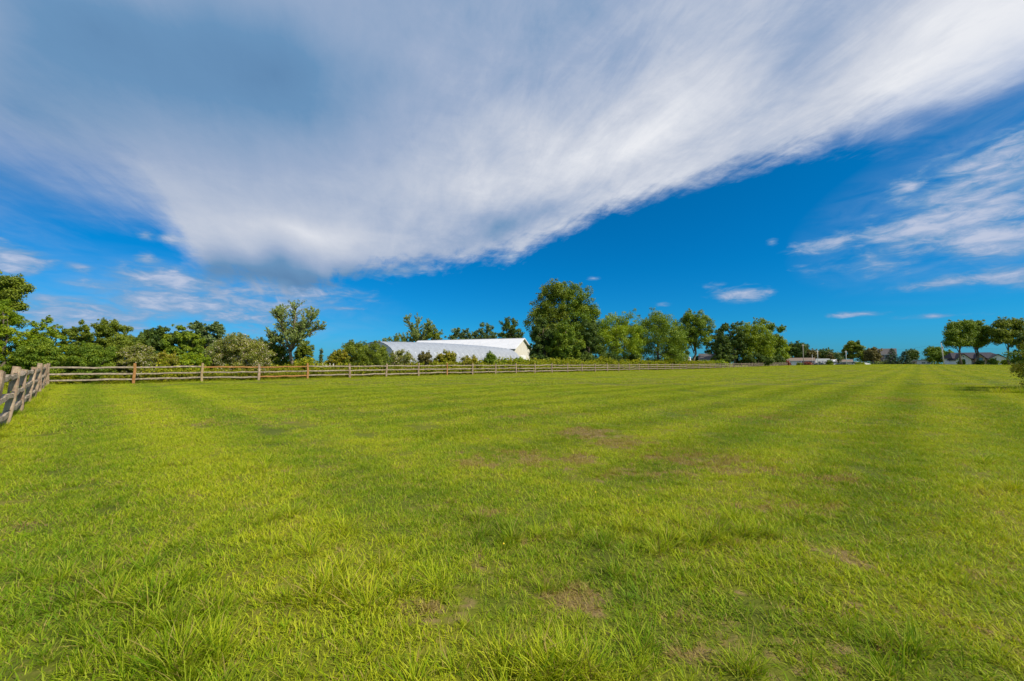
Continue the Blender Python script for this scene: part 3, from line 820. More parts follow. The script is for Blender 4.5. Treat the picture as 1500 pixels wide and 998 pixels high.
def plant(name, label, cat, group, x, y, w, h, mat, leaves, leaf, *, depth=None, trunk_h=.22, crown0=.12, lumps=None, nl=7, k=60, cr=None, bark='bark', seed=0, r0=None,
          lean=(0, 0), shrub=False, shell=.55, stems=1, nlimb=14, flat=1.0, spread=.34):
    """w, h = full width and height in metres; lumps in units of (half width, half depth, height)"""
    z0 = float(ht(x, y)); r = random.Random(seed * 7 + 1)
    root = empty(name, (x, y, z0), label=label, cat=cat, group=group)
    hw = w / 2; hd = (depth or w) / 2
    rg = np.random.default_rng(seed * 3 + 11)
    crd = cr or max(.17 * min(hw, h * .55), leaf * 1.6)
    K = int(k * 2.3)
    if lumps is None:
        # uneven dome: radius varies with direction, widest a little below the middle
        d = rg.normal(size=(K, 3)); d /= np.linalg.norm(d, axis=1)[:, None]
        ph = rg.uniform(0, 6.28, 6)
        th_ = np.arctan2(d[:, 1], d[:, 0])
        vary = 1 + .11 * np.sin(2 * th_ + ph[0] + 2 * d[:, 2]) + .10 * np.sin(3 * th_ + ph[1] - 3 * d[:, 2]) + .09 * np.sin(5 * th_ + ph[2] + 5 * d[:, 2]) + rg.normal(0, .06, K)
        u = rg.random(K) ** (1 / 3.6)
        hc = h * (1 - crown0) / 2; mid = h * (1 + crown0) / 2
        bulge = np.where(d[:, 2] < 0, 1.0, 1.0)
        horiz = np.sign(d[:, :2]) * np.abs(d[:, :2]) ** .85
        cs = np.stack([horiz[:, 0] * u * vary * (hw - crd * .55), horiz[:, 1] * u * vary * (hd - crd * .55), mid + d[:, 2] * u * (.92 + .5 * (vary - 1)) * (hc - crd * .5)], 1)
        if crown0 < .13:                                   # foliage to the ground: hold the width below the middle
            low = d[:, 2] < 0; g_ = np.sqrt(np.maximum(1 - d[:, 2] ** 2, .05)); wd = np.where(low, np.minimum((1 - np.abs(d[:, 2]) ** 5 * .35) / g_, 3.0), 1.0)
            cs[:, 0] *= wd; cs[:, 1] *= wd
        cs[:, 0] += lean[0] * cs[:, 2] / h; cs[:, 1] += lean[1] * cs[:, 2] / h
        rs = crd * rg.uniform(.55, 1.35, K)
    else:
        L = [(a * hw + lean[0] * c, b * hd + lean[1] * c, c * h, ra * hw, rb * hd, rc * h) for a, b, c, ra, rb, rc in lumps]
        cs, rs = crown_clumps(L, K, crd, seed + 5)
    cs[:, 2] = np.maximum(cs[:, 2], crown0 * h + rs * .30)
    over = cs[:, 2] + rs * .6 - h * 1.02; cs[:, 2] -= np.maximum(over, 0)
    # a few leading shoots break the outline
    ns_ = max(6, K // 7)
    tops = np.argsort(-cs[:, 2] - rg.random(K) * h * .25)[:ns_]
    tcs = cs[tops] + np.stack([rg.normal(0, crd * .6, ns_), rg.normal(0, crd * .6, ns_), rs[tops] * rg.uniform(.6, 1.1, ns_)], 1)
    tcs[:, 2] = np.minimum(tcs[:, 2], h * 1.03)
    cs = np.concatenate([cs, tcs]); rs = np.concatenate([rs, rs[tops] * .38])
    v, qd, ti = leaf_cloud(cs, rs, int(leaves * 2.2), leaf * .92, seed + 9, flat=flat, shell=shell * .8)
    me = np_mesh('crown', v, qd, np.zeros((0, 3), int), M[mat], ti)
    link(bpy.data.objects.new('foliage' if shrub else 'crown', me), root)
    b = MB(); tr = r0 or max(.04, h * .022)
    idx = list(range(len(cs))); r.shuffle(idx); tg = [cs[i] for i in idx[:nlimb]]
    if stems == 1:
        limbs(b, (0, 0, -.2), (lean[0] * .8, lean[1] * .8, h * .78), tg, tr, seed, split=max(.1, trunk_h))
    else:
        for s in range(stems):
            a = 2 * math.pi * s / stems + seed
            sub = tg[s::stems]
            top = cs[idx[s]]
            limbs(b, (math.cos(a) * tr * 1.5, math.sin(a) * tr * 1.5, -.2), top, sub, tr * .7, seed + s, split=.12)
    b.build('stem' if shrub else 'trunk', M[bark], root, smooth=True)
    return root

def px_plant(kind, px0, px1, ytop, dist, label, mat, leaves, leaf, *, off=None, group=None, wscale=1.0, ybot=None, **kw):
    """a tree or shrub spanning columns px0..px1 and reaching up to row ytop; off = metres behind the long fence, or dist = metres ahead"""
    pc = (px0 + px1) / 2
    x, y = on_line(pc, off) if off is not None else at(pc, dist)
    ca = y / math.hypot(x, y)
    w = (px1 - px0) * y / F * ca * wscale
    h = height_at(ytop, y) - float(ht(x, y))
    nm, cat, shrub = {'tree': ('tree', 'tree', False), 'shrub': ('shrub', 'shrub', True), 'spruce': ('spruce_tree', 'tree', False)}[kind]
    leaf = max(leaf, y * .0029)
    if off is not None and y < 48: leaf *= .78; leaves = int(leaves * 1.45)
    return plant(nm, label, cat, group, x, y, w, h, mat, leaves, leaf, shrub=shrub, **kw)

SH = dict(crown0=.0, trunk_h=.1, stems=4, k=90, nlimb=10)
G_L = 'trees and shrubs of the thicket behind the left of the long fence'
# left thicket ------------------------------------------------------------
px_plant('tree', -70, 56, 402, 0, 'tall olive green tree with spreading branches at the far left edge', 'leaf_olive', 9000, .17, off=5.5, group=G_L, seed=1, k=70, crown0=.45, cr=.42,
         lumps=[(-.5, 0, .62, .5, .5, .2), (.1, 0, .78, .45, .4, .12), (.66, -.1, .80, .30, .3, .05), (.5, 0, .93, .34, .3, .05), (.8, .1, .88, .2, .2, .035), (.0, .2, .90, .5, .4, .08), (.75, 0, .70, .22, .2, .05)])
px_plant('shrub', -60, 52, 438, 0, 'tall lime green shrub at the left edge behind the leaning fence posts', 'leaf_bright', 14000, .11, off=3.4, group=G_L, seed=2, **SH)
px_plant('shrub', 25, 98, 464, 0, 'mid green leafy shrub with ragged top next to the lime green one', 'leaf_bright', 11000, .11, off=4.2, group=G_L, seed=3, **SH)
px_plant('shrub', 82, 142, 466, 0, 'olive shrub with a pointed top between ragged and rounded shrubs', 'leaf_olive', 10000, .12, off=5.0, group=G_L, seed=4, **SH)
px_plant('tree', 122, 192, 463, 0, 'rounded olive tree with open top in the left thicket', 'leaf_olive', 10000, .13, off=6.5, group=G_L, seed=5, crown0=.2, k=90)
px_plant('shrub', 150, 216, 484, 0, 'low dome shaped olive shrub below the rounded olive tree', 'leaf_olive', 9000, .12, off=4.6, group=G_L, seed=6, **SH)
px_plant('shrub', 84, 176, 502, 0, 'dark green bramble mound directly behind the first long fence span', 'leaf_green', 11000, .11, off=2.2, group=G_L, seed=7, **SH)
px_plant('shrub', 10, 96, 496, 0, 'shaded dark green shrub behind the fence corner', 'leaf_green', 10000, .11, off=1.9, group=G_L, seed=8, **SH)
px_plant('shrub', 166, 236, 504, 0, 'shrub with pale flower heads behind the first orange post', 'leaf_flowering', 9000, .11, off=2.6, group=G_L, seed=9, **SH)
px_plant('shrub', 222, 272, 514, 0, 'small brown tipped shrub left of the bright green mound', 'leaf_mixed', 6000, .12, off=3.0, group=G_L, seed=10, **SH)
px_plant('shrub', 250, 312, 517, 0, 'bright green low mound of leaves behind the tan post', 'leaf_bright', 7000, .13, off=3.2, group=G_L, seed=11, **SH)
px_plant('tree', 186, 262, 474, 0, 'dark green spreading tree farther back behind the left thicket', 'leaf_dark', 9000, .22, off=19, group=G_L, seed=12, crown0=.15)
px_plant('tree', 236, 300, 476, 0, 'mid green rounded tree farther back, left of the bluish one', 'leaf_green', 8000, .22, off=18, group=G_L, seed=13, crown0=.12)
px_plant('tree', 272, 330, 467, 0, 'bluish green open tree farther back left of the flowering shrub', 'leaf_bluish', 6500, .24, off=24, group=G_L, seed=14, crown0=.2, k=55, shell=.4)
px_plant('shrub', 304, 402, 488, 0, 'large rounded shrub covered in cream flower heads left of the leaning tree', 'leaf_flowering', 16000, .14, off=4.0, group=G_L, seed=15, k=140, crown0=0, trunk_h=.1, stems=5, nlimb=14)
px_plant('shrub', 296, 338, 501, 0, 'pale green shrub at the left foot of the large flowering shrub', 'leaf_pale', 6000, .13, off=4.5, group=G_L, seed=16, **SH)
px_plant('shrub', 372, 428, 489, 0, 'olive shrub directly left of the leaning tree trunk', 'leaf_olive', 7000, .17, off=9, group=G_L, seed=17, **SH)
px_plant('shrub', 430, 460, 497, 0, 'olive green shrub directly right of the leaning tree trunk', 'leaf_olive', 5000, .17, off=12, group=G_L, seed=18, **SH)

# the leaning tree: short trunk, fan of branches, sparse pale leaves
def fan_tree(px_base, ybase_off, px0, px1, ytop, label, mat, group, seed, bark, leaf, twigs, leaves_per, lean_px, fork_f=.30, low=.42):
    x, y = on_line(px_base, ybase_off); z0 = float(ht(x, y)); r = random.Random(seed)
    h = height_at(ytop, y) - z0; ca = y / math.hypot(x, y); m = y / F * ca
    right = Vector((y, -x, 0)).normalized()
    root = empty('tree', (x, y, z0), label=label, cat='tree', group=group)
    fork = right * (lean_px * m) + Vector((0, 0, h * fork_f)); b = MB()
    b.tube([(0, 0, -.2), right * (lean_px * m * .35) + Vector((0, 0, h * .1)), right * (lean_px * m * .8) + Vector((0, 0, h * .22)), fork], [h * .027, h * .020, h * .018, h * .016], 9)
    cen = right * (((px0 + px1) / 2 - px_base) * m) + Vector((0, 0, h * (low + 1) / 2)); hw = (px1 - px0) / 2 * m; hh = h * (1 - low) / 2
    cs = []; tints = []
    mains = []
    for i in range(8):
        a = 2 * math.pi * i / 8 + r.uniform(-.3, .3); e = (r.uniform(.35, 1.0) if i % 2 else r.uniform(-.45, .4))
        tip = cen + right * (math.cos(a) * hw * .8 * math.sqrt(1 - (e * .6) ** 2)) + Vector((-right.y, right.x, 0)) * (math.sin(a) * hw * .75) + Vector((0, 0, hh * (e - .25)))
        mid = fork.lerp(tip, .45) + Vector((0, 0, (tip - fork).length * .10))
        b.tube([fork, fork.lerp(mid, .5) , mid, mid.lerp(tip, .5), tip], [h * .010, h * .008, h * .006, h * .004, h * .0015], 6); mains.append((fork, mid, tip))
    mains.append((fork, fork.lerp(cen, .6), cen + Vector((0, 0, hh * .55)))); b.tube([fork, fork.lerp(cen, .6), cen + Vector((0, 0, hh * .55))], [h * .017, h * .011, h * .003], 6)
    for i in range(twigs):
        f_, m_, t_ = mains[i % len(mains)]; u = r.uniform(.3, 1)
        s0 = f_.lerp(m_, min(1, u * 2)) if u < .5 else m_.lerp(t_, (u - .5) * 2)
        dv = (s0 - fork).normalized() * .5 + Vector((r.gauss(0, .55), r.gauss(0, .55), r.uniform(-.25, .9)))
        ln = h * r.uniform(.08, .19); e0 = s0 + dv.normalized() * ln
        q = e0 - cen; k_ = math.sqrt((q.x ** 2 + q.y ** 2) / hw ** 2 + (q.z / hh) ** 2)
        if k_ > 1.04: e0 = cen + q / k_ * r.uniform(.93, 1.06)
        b.tube([s0, s0.lerp(e0, .5) + Vector((0, 0, ln * .05)), e0], [h * .004, h * .0028, h * .001], 4)
        for j in range(5):
            c_ = s0.lerp(e0, .35 + .16 * j); q = c_ - cen; k_ = math.sqrt((q.x ** 2 + q.y ** 2) / hw ** 2 + (q.z / hh) ** 2)
            if k_ > 1.0: c_ = cen + q / k_ * r.uniform(.9, 1.03)
            cs.append(c_); tints.append(r.random())
    n = len(cs) * leaves_per
    v, qd, ti = leaf_cloud([tuple(c) for c in cs], [h * .022] * len(cs), n, leaf, seed, tints=tints, shell=.2)
    link(bpy.data.objects.new('crown', np_mesh('crown', v, qd, np.zeros((0, 3), int), M[mat], ti)), root)
    b.build('trunk', M[bark], root, smooth=True)
fan_tree(434, 6.5, 387, 477, 434, 'open fan-shaped tree with sparse pale leaves and a bare leaning trunk', 'leaf_pale', G_L, 21, 'bark_pale', .15, 330, 7, -9, .30, .30)
px_plant('spruce', 464, 477, 510, 0, 'small slim conifer standing right of the leaning tree', 'leaf_bluish', 1500, .14, off=7, group=G_L, seed=22, k=30, crown0=.05,
         lumps=[(0, 0, .2, .8, .8, .16), (0, 0, .4, .65, .65, .16), (0, 0, .62, .45, .45, .16), (0, 0, .85, .22, .22, .14)])

G_H = 'shrubs in front of the greenhouse tunnel'
px_plant('shrub', 480, 514, 511, 0, 'russet tipped shrub left of the big olive shrub by the tunnel', 'leaf_mixed', 6000, .16, off=4, group=G_H, seed=30, **SH)
px_plant('shrub', 490, 576, 498, 0, 'big dense olive green shrub hiding the near end of the tunnel', 'leaf_olive', 15000, .15, off=4.6, group=G_H, seed=31, **dict(SH, k=130))
px_plant('shrub', 566, 610, 511, 0, 'straggly shrub with pale and russet tips in front of the tunnel', 'leaf_flowering', 4200, .16, off=4.2, group=G_H, seed=32, **dict(SH, k=60, shell=.3))
px_plant('shrub', 611, 634, 514, 0, 'small vase-shaped russet shrub in front of the white tunnel wall', 'leaf_russet', 1800, .17, off=4, group=G_H, seed=33, crown0=.35, trunk_h=.1, stems=4, k=26, nlimb=10)
px_plant('shrub', 638, 671, 513, 0, 'rounded russet and green shrub near the middle of the tunnel', 'leaf_mixed', 3600, .18, off=4, group=G_H, seed=34, crown0=.12, trunk_h=.1, stems=4, k=40, nlimb=10)
px_plant('shrub', 672, 702, 520, 0, 'low russet shrub right of the rounded russet and green one', 'leaf_mixed', 2600, .18, off=4, group=G_H, seed=35, **dict(SH, k=40))
px_plant('shrub', 708, 729, 516, 0, 'small upright green shrub in front of the right part of the tunnel', 'leaf_green', 2600, .2, off=4, group=G_H, seed=36, **dict(SH, k=36))
px_plant('shrub', 728, 752, 526, 0, 'low bright green shrub right of the upright one', 'leaf_bright', 2200, .2, off=4, group=G_H, seed=37, **dict(SH, k=36))
px_plant('shrub', 748, 782, 524, 0, 'bright green bush at the right end of the tunnel', 'leaf_bright', 3000, .2, off=5, group=G_H, seed=38, **dict(SH, k=40))

# grove --------------------------------------------------------------------
G_B = 'trees beyond the tunnel and barn'
fan_tree(612, 95, 582, 642, 457, 'thin airy tree rising behind the white tunnel', 'leaf_pale', G_B, 40, 'bark', .42, 240, 9, 0, .30, .25)
px_plant('tree', 552, 596, 491, 0, 'low olive tree behind the near end of the tunnel', 'leaf_olive', 5000, .4, off=88, group=G_B, seed=41)
px_plant('tree', 618, 656, 480, 0, 'olive green tree right of the thin airy one behind the tunnel', 'leaf_olive', 4500, .4, off=90, group=G_B, seed=42)
px_plant('tree', 658, 692, 476, 150, 'bluish tree behind the left of the white barn roof', 'leaf_bluish', 4000, .55, group=G_B, seed=43, shell=.4)
px_plant('tree', 690, 727, 472, 150, 'bluish round tree behind the middle of the white barn roof', 'leaf_bluish', 4500, .55, group=G_B, seed=44)
px_plant('tree', 728, 768, 464, 132, 'dark green tree directly behind the right end of the barn roof', 'leaf_dark', 5500, .5, group=G_B, seed=45)
G_G = 'trees of the tall grove right of the barn'
px_plant('tree', 768, 838, 411, 84, 'tallest tree, yellowish green crown, left half of the high pair', 'leaf_olive', 20000, .3, group=G_G, seed=50, k=150, crown0=.15, cr=1.0, r0=.42,
         lumps=[(.30, 0, .84, .62, .6, .15), (-.25, 0, .72, .62, .6, .16), (.3, .1, .62, .75, .7, .18), (-.35, 0, .52, .72, .7, .18), (.05, -.1, .36, .95, .9, .2), (0, 0, .2, .9, .9, .18), (-.1, .1, .91, .25, .3, .08)])
px_plant('tree', 802, 882, 409, 86, 'tallest tree, grey green open crown, right half of the high pair', 'leaf_green', 20000, .3, group=G_G, seed=51, k=140, crown0=.2, cr=1.0, r0=.42,
         lumps=[(-.25, 0, .87, .60, .6, .12), (.25, 0, .80, .62, .6, .14), (-.2, .1, .70, .80, .7, .16), (.45, 0, .64, .55, .6, .15), (.05, 0, .52, .85, .8, .17), (.78, 0, .60, .22, .25, .09), (0, -.1, .36, .9, .9, .18), (.1, 0, .22, .8, .9, .16), (.0, .1, .93, .25, .2, .06)])
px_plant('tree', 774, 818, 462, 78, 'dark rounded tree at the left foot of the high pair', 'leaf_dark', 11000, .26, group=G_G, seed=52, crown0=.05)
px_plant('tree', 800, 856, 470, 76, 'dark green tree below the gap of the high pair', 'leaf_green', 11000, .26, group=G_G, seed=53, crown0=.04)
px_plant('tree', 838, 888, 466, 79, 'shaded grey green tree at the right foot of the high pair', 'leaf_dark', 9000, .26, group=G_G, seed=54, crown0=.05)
px_plant('tree', 860, 946, 457, 88, 'bright lime green tree between the high pair and the dense round tree', 'leaf_bright', 14000, .27, group=G_G, seed=55, crown0=.06)
px_plant('tree', 922, 1005, 456, 94, 'dense round green tree with foliage down to the ground', 'leaf_green', 17000, .25, group=G_G, seed=56, crown0=.04, k=130)
px_plant('tree', 986, 1048, 454, 106, 'green tree with a forked bare trunk right of the dense round tree', 'leaf_green', 13000, .27, group=G_G, seed=57, crown0=.30, bark='bark_pale', r0=.34, trunk_h=.16, cr=.9)
px_plant('tree', 1038, 1078, 473, 126, 'brownish green evergreen with drooping branches', 'leaf_dark', 9000, .28, group=G_G, seed=58, crown0=.06, k=70,
         lumps=[(0, 0, .2, .95, .9, .16), (0, 0, .4, .8, .8, .16), (.05, 0, .6, .6, .6, .16), (-.05, 0, .8, .42, .4, .14), (.2, 0, .9, .2, .2, .09)])
px_plant('tree', 1054, 1094, 468, 138, 'dark tree peeping between the evergreen and the yellow tree', 'leaf_dark', 6500, .32, group=G_G, seed=59)
px_plant('tree', 1066, 1134, 472, 140, 'large yellow green tree right of the brownish evergreen', 'leaf_yellow', 15000, .28, group=G_G, seed=60, crown0=.08, k=120)
px_plant('tree', 1092, 1158, 462, 160, 'grey green tree with feathery top behind the yellow tree', 'leaf_green', 9000, .34, group=G_G, seed=61, crown0=.15, shell=.4,
         lumps=[(-.35, 0, .84, .3, .4, .12), (.15, 0, .74, .4, .4, .12), (.7, 0, .72, .22, .3, .1), (.55, 0, .52, .4, .5, .14), (-.1, 0, .5, .6, .6, .18), (.1, 0, .3, .7, .7, .18)])
px_plant('tree', 1108, 1154, 490, 164, 'lower bright green tree at the right end of the grove', 'leaf_bright', 7000, .28, group=G_G, seed=62, crown0=.05)

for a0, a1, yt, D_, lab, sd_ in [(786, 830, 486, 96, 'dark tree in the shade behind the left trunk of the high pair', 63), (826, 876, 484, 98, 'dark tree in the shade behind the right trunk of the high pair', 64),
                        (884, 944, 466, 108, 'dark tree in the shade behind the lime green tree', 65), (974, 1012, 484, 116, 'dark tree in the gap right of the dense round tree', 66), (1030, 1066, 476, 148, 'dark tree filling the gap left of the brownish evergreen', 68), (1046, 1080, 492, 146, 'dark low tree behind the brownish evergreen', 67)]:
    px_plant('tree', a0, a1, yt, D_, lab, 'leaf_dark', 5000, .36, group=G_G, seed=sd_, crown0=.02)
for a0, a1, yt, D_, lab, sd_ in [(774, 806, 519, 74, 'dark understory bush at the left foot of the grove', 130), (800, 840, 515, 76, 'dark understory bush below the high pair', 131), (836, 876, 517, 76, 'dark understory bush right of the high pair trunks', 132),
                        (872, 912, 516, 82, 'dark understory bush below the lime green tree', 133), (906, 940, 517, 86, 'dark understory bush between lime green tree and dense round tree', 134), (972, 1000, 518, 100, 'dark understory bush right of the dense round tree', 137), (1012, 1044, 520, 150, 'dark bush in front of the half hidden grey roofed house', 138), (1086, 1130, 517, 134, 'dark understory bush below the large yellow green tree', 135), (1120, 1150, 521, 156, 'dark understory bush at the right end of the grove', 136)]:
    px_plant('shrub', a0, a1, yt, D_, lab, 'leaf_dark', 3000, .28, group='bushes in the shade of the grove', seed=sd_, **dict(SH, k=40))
G_F = 'distant trees around the houses'
for a in [
 ('tree', 1142, 1186, 499, 210, 'dark green distant tree behind the brick bungalow', 'leaf_dark', 5000, .6, 70),
 ('tree', 1164, 1184, 502, 215, 'round distant tree behind the tall wooden pole', 'leaf_dark', 2500, .6, 71),
 ('tree', 1178, 1200, 511, 205, 'russet distant tree right of the tall wooden pole', 'leaf_russet', 2200, .6, 72),
 ('tree', 1195, 1224, 510, 205, 'dark blue green distant tree above the white camper', 'leaf_dark', 3200, .6, 73),
 ('tree', 1209, 1223, 516, 196, 'small russet distant tree above the round green bush', 'leaf_russet', 1200, .5, 74),
 ('tree', 1231, 1266, 499, 202, 'tall green tree left of the russet one, before the garages', 'leaf_olive', 5500, .5, 75),
 ('tree', 1258, 1277, 512, 200, 'lower green tree merging with the russet one', 'leaf_green', 2200, .5, 76),
 ('tree', 1264, 1291, 508, 192, 'russet brown tree left of the two-storey house', 'leaf_russet', 4000, .5, 77),
 ('tree', 1326, 1346, 511, 205, 'dark distant tree behind the right spruce', 'leaf_dark', 2500, .6, 78),
 ('tree', 1352, 1384, 507, 185, 'open green tree left of the leaning white pole', 'leaf_green', 3500, .5, 79),
 ('tree', 1366, 1399, 513, 165, 'dense dark round tree touching the white pole', 'leaf_green', 5000, .42, 80)]:
    kind, a0, a1, yt, D, lab, mt, nlv, lf, sd_ = a
    px_plant(kind, a0, a1, yt, D, lab, mt, nlv, lf, group=G_F, seed=sd_, k=60, crown0=.12, nlimb=8)
# bare thin tree
px_plant('tree', 1221, 1234, 515, 180, 'nearly bare thin tree left of the tall green tree', 'leaf_bluish', 350, .4, group=G_F, seed=82, k=24, crown0=.2, nlimb=22)
G_R = 'big trees in front of the white house'
px_plant('tree', 1376, 1438, 468, 136, 'big spreading tree over the left gable of the white house', 'leaf_green', 16000, .36, group=G_R, seed=83, k=90, trunk_h=.2, r0=.30, cr=1.15, shell=.5, crown0=.26,
         lumps=[(-.55, 0, .66, .45, .5, .15), (-.2, .1, .83, .5, .5, .15), (.35, -.1, .86, .5, .5, .13), (.62, 0, .68, .40, .5, .15), (.2, .1, .62, .6, .6, .15), (-.2, 0, .50, .6, .6, .13), (-.74, 0, .48, .26, .4, .10), (.6, .1, .47, .4, .4, .10)])
px_plant('tree', 1402, 1460, 469, 139, 'big spreading tree over the stone gable of the white house', 'leaf_green', 14000, .36, group=G_R, seed=84, k=85, trunk_h=.2, r0=.32, cr=1.15, shell=.5, crown0=.28,
         lumps=[(-.4, 0, .84, .5, .5, .14), (.15, .1, .90, .5, .5, .11), (.62, -.1, .76, .38, .5, .14), (.5, 0, .56, .5, .5, .14), (-.1, .1, .66, .6, .5, .16), (-.55, 0, .52, .45, .6, .13), (.1, 0, .45, .4, .4, .09)])
px_plant('tree', 1442, 1514, 467, 134, 'big spreading tree with tall bare trunk at the right of the white house', 'leaf_olive', 15000, .36, group=G_R, seed=85, k=90, trunk_h=.3, r0=.28, cr=1.15, shell=.5, crown0=.34,
         lumps=[(-.6, 0, .70, .42, .5, .13), (-.2, .1, .86, .5, .5, .13), (.35, -.1, .88, .5, .5, .12), (.7, 0, .70, .36, .5, .14), (.15, .1, .66, .6, .6, .14), (-.4, 0, .54, .5, .5, .11), (.5, 0, .50, .4, .5, .10), (-.8, 0, .55, .2, .3, .07)])
px_plant('tree', 1484, 1530, 486, 122, 'dark tree at the right edge of the view behind the vine-covered bush', 'leaf_dark', 7000, .36, group=G_R, seed=86, k=60, crown0=.2)

# spruces ------------------------------------------------------------------
def spruce(px0, px1, ytop, D, label, seed):
    x, y = at((px0 + px1) / 2, D); z0 = float(ht(x, y)); h = height_at(ytop, y) - z0; hw = (px1 - px0) / 2 * y / F * y / math.hypot(x, y) * 1.35
    root = empty('spruce_tree', (x, y, z0), label=label, cat='spruce', group='blue spruces by the two-storey house'); r = random.Random(seed)
    cs = []; rs = []; b = MB(); b.tube([(0, 0, -.2), (0, 0, h * .96)], [.18, .02], 7)
    for i in range(13):
        t = i / 13; z = h * (.06 + .9 * t); rad = hw * (1 - t) ** .8 * r.uniform(.85, 1.1)
        nb = max(4, int(11 * (1 - t)))
        for j in range(nb):
            a = 2 * math.pi * (j + r.random() * .5) / nb + i
            e = Vector((math.cos(a) * rad, math.sin(a) * rad, z - rad * .18)); b.tube([(0, 0, z), e], [.05, .012], 4)
            for u in (.35, .6, .85, 1): cs.append(tuple(Vector((0, 0, z)).lerp(e, u))); rs.append(.34)
    v, qd, ti = leaf_cloud(cs, rs, 9000, .40, seed, flat=.5, shell=.2)
    link(bpy.data.objects.new('crown', np_mesh('crown', v, qd, np.zeros((0, 3), int), M['spruce'], ti)), root)
    b.build('trunk', M['bark'], root)
spruce(1296, 1317, 509, 182, 'left blue spruce, directly right of the two-storey house', 90)
spruce(1313, 1336, 513, 182, 'right blue spruce, beside the low white building', 91)

# small shrubs by the houses
for a in [(1146, 1157, 528.5, 181, 'burgundy shrub under the brick bungalow windows, left one', 'leaf_burgundy', 700, 100), (1174, 1188, 531, 181, 'deep burgundy shrub before the brick wall right part', 'leaf_burgundy', 900, 101),
          (1166, 1174, 532, 181, 'small olive shrub between two burgundy shrubs', 'leaf_olive', 400, 106),
          (1210, 1218.5, 528, 181, 'round dark green bush right of the white camper', 'leaf_green', 900, 102), (1252, 1265, 531.8, 179, 'low lime yellow bush beside the white car', 'leaf_yellow', 800, 103),
          (1281, 1289, 530.5, 186, 'pale ornamental grass clump before the two-storey house, left one', 'leaf_pale', 500, 104), (1290, 1299, 530, 186, 'pale ornamental grass clump nearest the left spruce', 'leaf_pale', 500, 105),
          (1403, 1412, 527, 139, 'small dark shrub under the left gable of the white house', 'leaf_green', 600, 107), (1428, 1440, 529, 137, 'dark shrub under the tall blue window', 'leaf_dark', 700, 108),
          (1446, 1462, 526, 137, 'spreading green shrub left of the pale grey gable', 'leaf_green', 900, 109), (1466, 1478, 528, 137, 'round green shrub under the pale grey gable', 'leaf_green', 700, 110),
          (1482, 1500, 522, 120, 'dark shrub at the right edge below the dark tree', 'leaf_dark', 1500, 111)]:
    px_plant('shrub', a[0], a[1], a[2], a[3], a[4], a[5], a[6], .32, group='garden shrubs by the distant houses', seed=a[7], crown0=0, trunk_h=.1, stems=3, k=16, nlimb=6)
px_plant('shrub', 1040, 1066, 527, 0, 'low green shrub under the brownish evergreen', 'leaf_bright', 2500, .25, off=7, group='low shrubs along the grove', seed=112, **dict(SH, k=30))
px_plant('shrub', 1074, 1116, 526, 0, 'low bright green shrub under the yellow tree', 'leaf_bright', 3500, .25, off=7, group='low shrubs along the grove', seed=113, **dict(SH, k=40))
px_plant('shrub', 1024, 1046, 528, 0, 'low dark shrub right of the forked bare trunk', 'leaf_green', 2000, .25, off=7, group='low shrubs along the grove', seed=114, **dict(SH, k=30))
px_plant('shrub', 994, 1018, 529, 0, 'low dark shrub left of the forked bare trunk', 'leaf_green', 2000, .25, off=7, group='low shrubs along the grove', seed=115, **dict(SH, k=30))

# right edge bush ---------------------------------------------------------
bx, by = at(1556, 17.6)
plant('shrub', 'brownish vine-covered bush at the right edge of the field', 'shrub', None, bx, by, 3.7, 3.05, 'leaf_mixed', 11000, .075, seed=120, crown0=0, trunk_h=.1, stems=6, k=130, nlimb=40, shrub=True, shell=.35,
      lumps=[(-.45, 0, .3, .5, .6, .28), (-.3, 0, .62, .45, .6, .26), (-.25, .1, .85, .3, .4, .16), (.3, 0, .5, .65, .7, .45), (.2, .1, .82, .5, .6, .18)])
bx2, by2 = at(1496, 18.6)
plant('shrub', 'dark green bush growing among the vines at the right edge', 'shrub', None, bx + 2.2, by + 1.6, 3.0, 2.9, 'leaf_green', 8000, .10, seed=121, crown0=0, trunk_h=.1, stems=4, k=90, nlimb=10, shrub=True)

# ------------------------------------------------------------------ weeds behind the long fence and rough grass
wc = bpy.data.collections.new('weed_sources')
for i in range(5):
    r = np.random.default_rng(200 + i); cs = []; rs = []
    for s in range(9):
        a = r.uniform(0, 6.28); d = r.uniform(0, .28); hgt_ = r.uniform(.45, 1.0); ln = r.uniform(-.12, .12, 2)
        for u in np.linspace(.1, 1, 8): cs.append((math.cos(a) * d + ln[0] * u, math.sin(a) * d + ln[1] * u, hgt_ * u)); rs.append(.07 + .05 * (1 - u))
    v, qd, ti = leaf_cloud(cs, rs, 560, .10, 210 + i, shell=.2)
    wc.objects.link(bpy.data.objects.new('weed_%d' % i, np_mesh('weed', v, qd, np.zeros((0, 3), int), M['weed'], ti)))
r = np.random.default_rng(77); W_ = []
for _ in range(4600):
    t = r.uniform(-6, 110); o_ = .35 + r.random() ** 1.1 * 7.5; W_.append((P0[0] + DV[0] * t + NV[0] * o_, P0[1] + DV[1] * t + NV[1] * o_, (r.uniform(.5, .95) if o_ < 2 else r.uniform(.9, 1.35) + min(1, max(0, (t - 20) / 25)) * .45) * (1 + .28 * math.sin(t * .9) * math.sin(t * .37 + 1) + .15 * math.sin(t * 2.3))))
for _ in range(1500):
    t = r.uniform(-10, 110); o_ = r.uniform(5, 30); W_.append((P0[0] + DV[0] * t + NV[0] * o_, P0[1] + DV[1] * t + NV[1] * o_, r.uniform(.7, 1.25)))
for _ in range(350):
    t = r.uniform(-3, 24); o_ = .9 + r.random() * 5; W_.append((-10.2 + dk.x * t - .69 * o_, 8.37 + dk.y * t - .724 * o_, r.uniform(.18, .35)))
W_ = np.array(W_); n = len(W_)
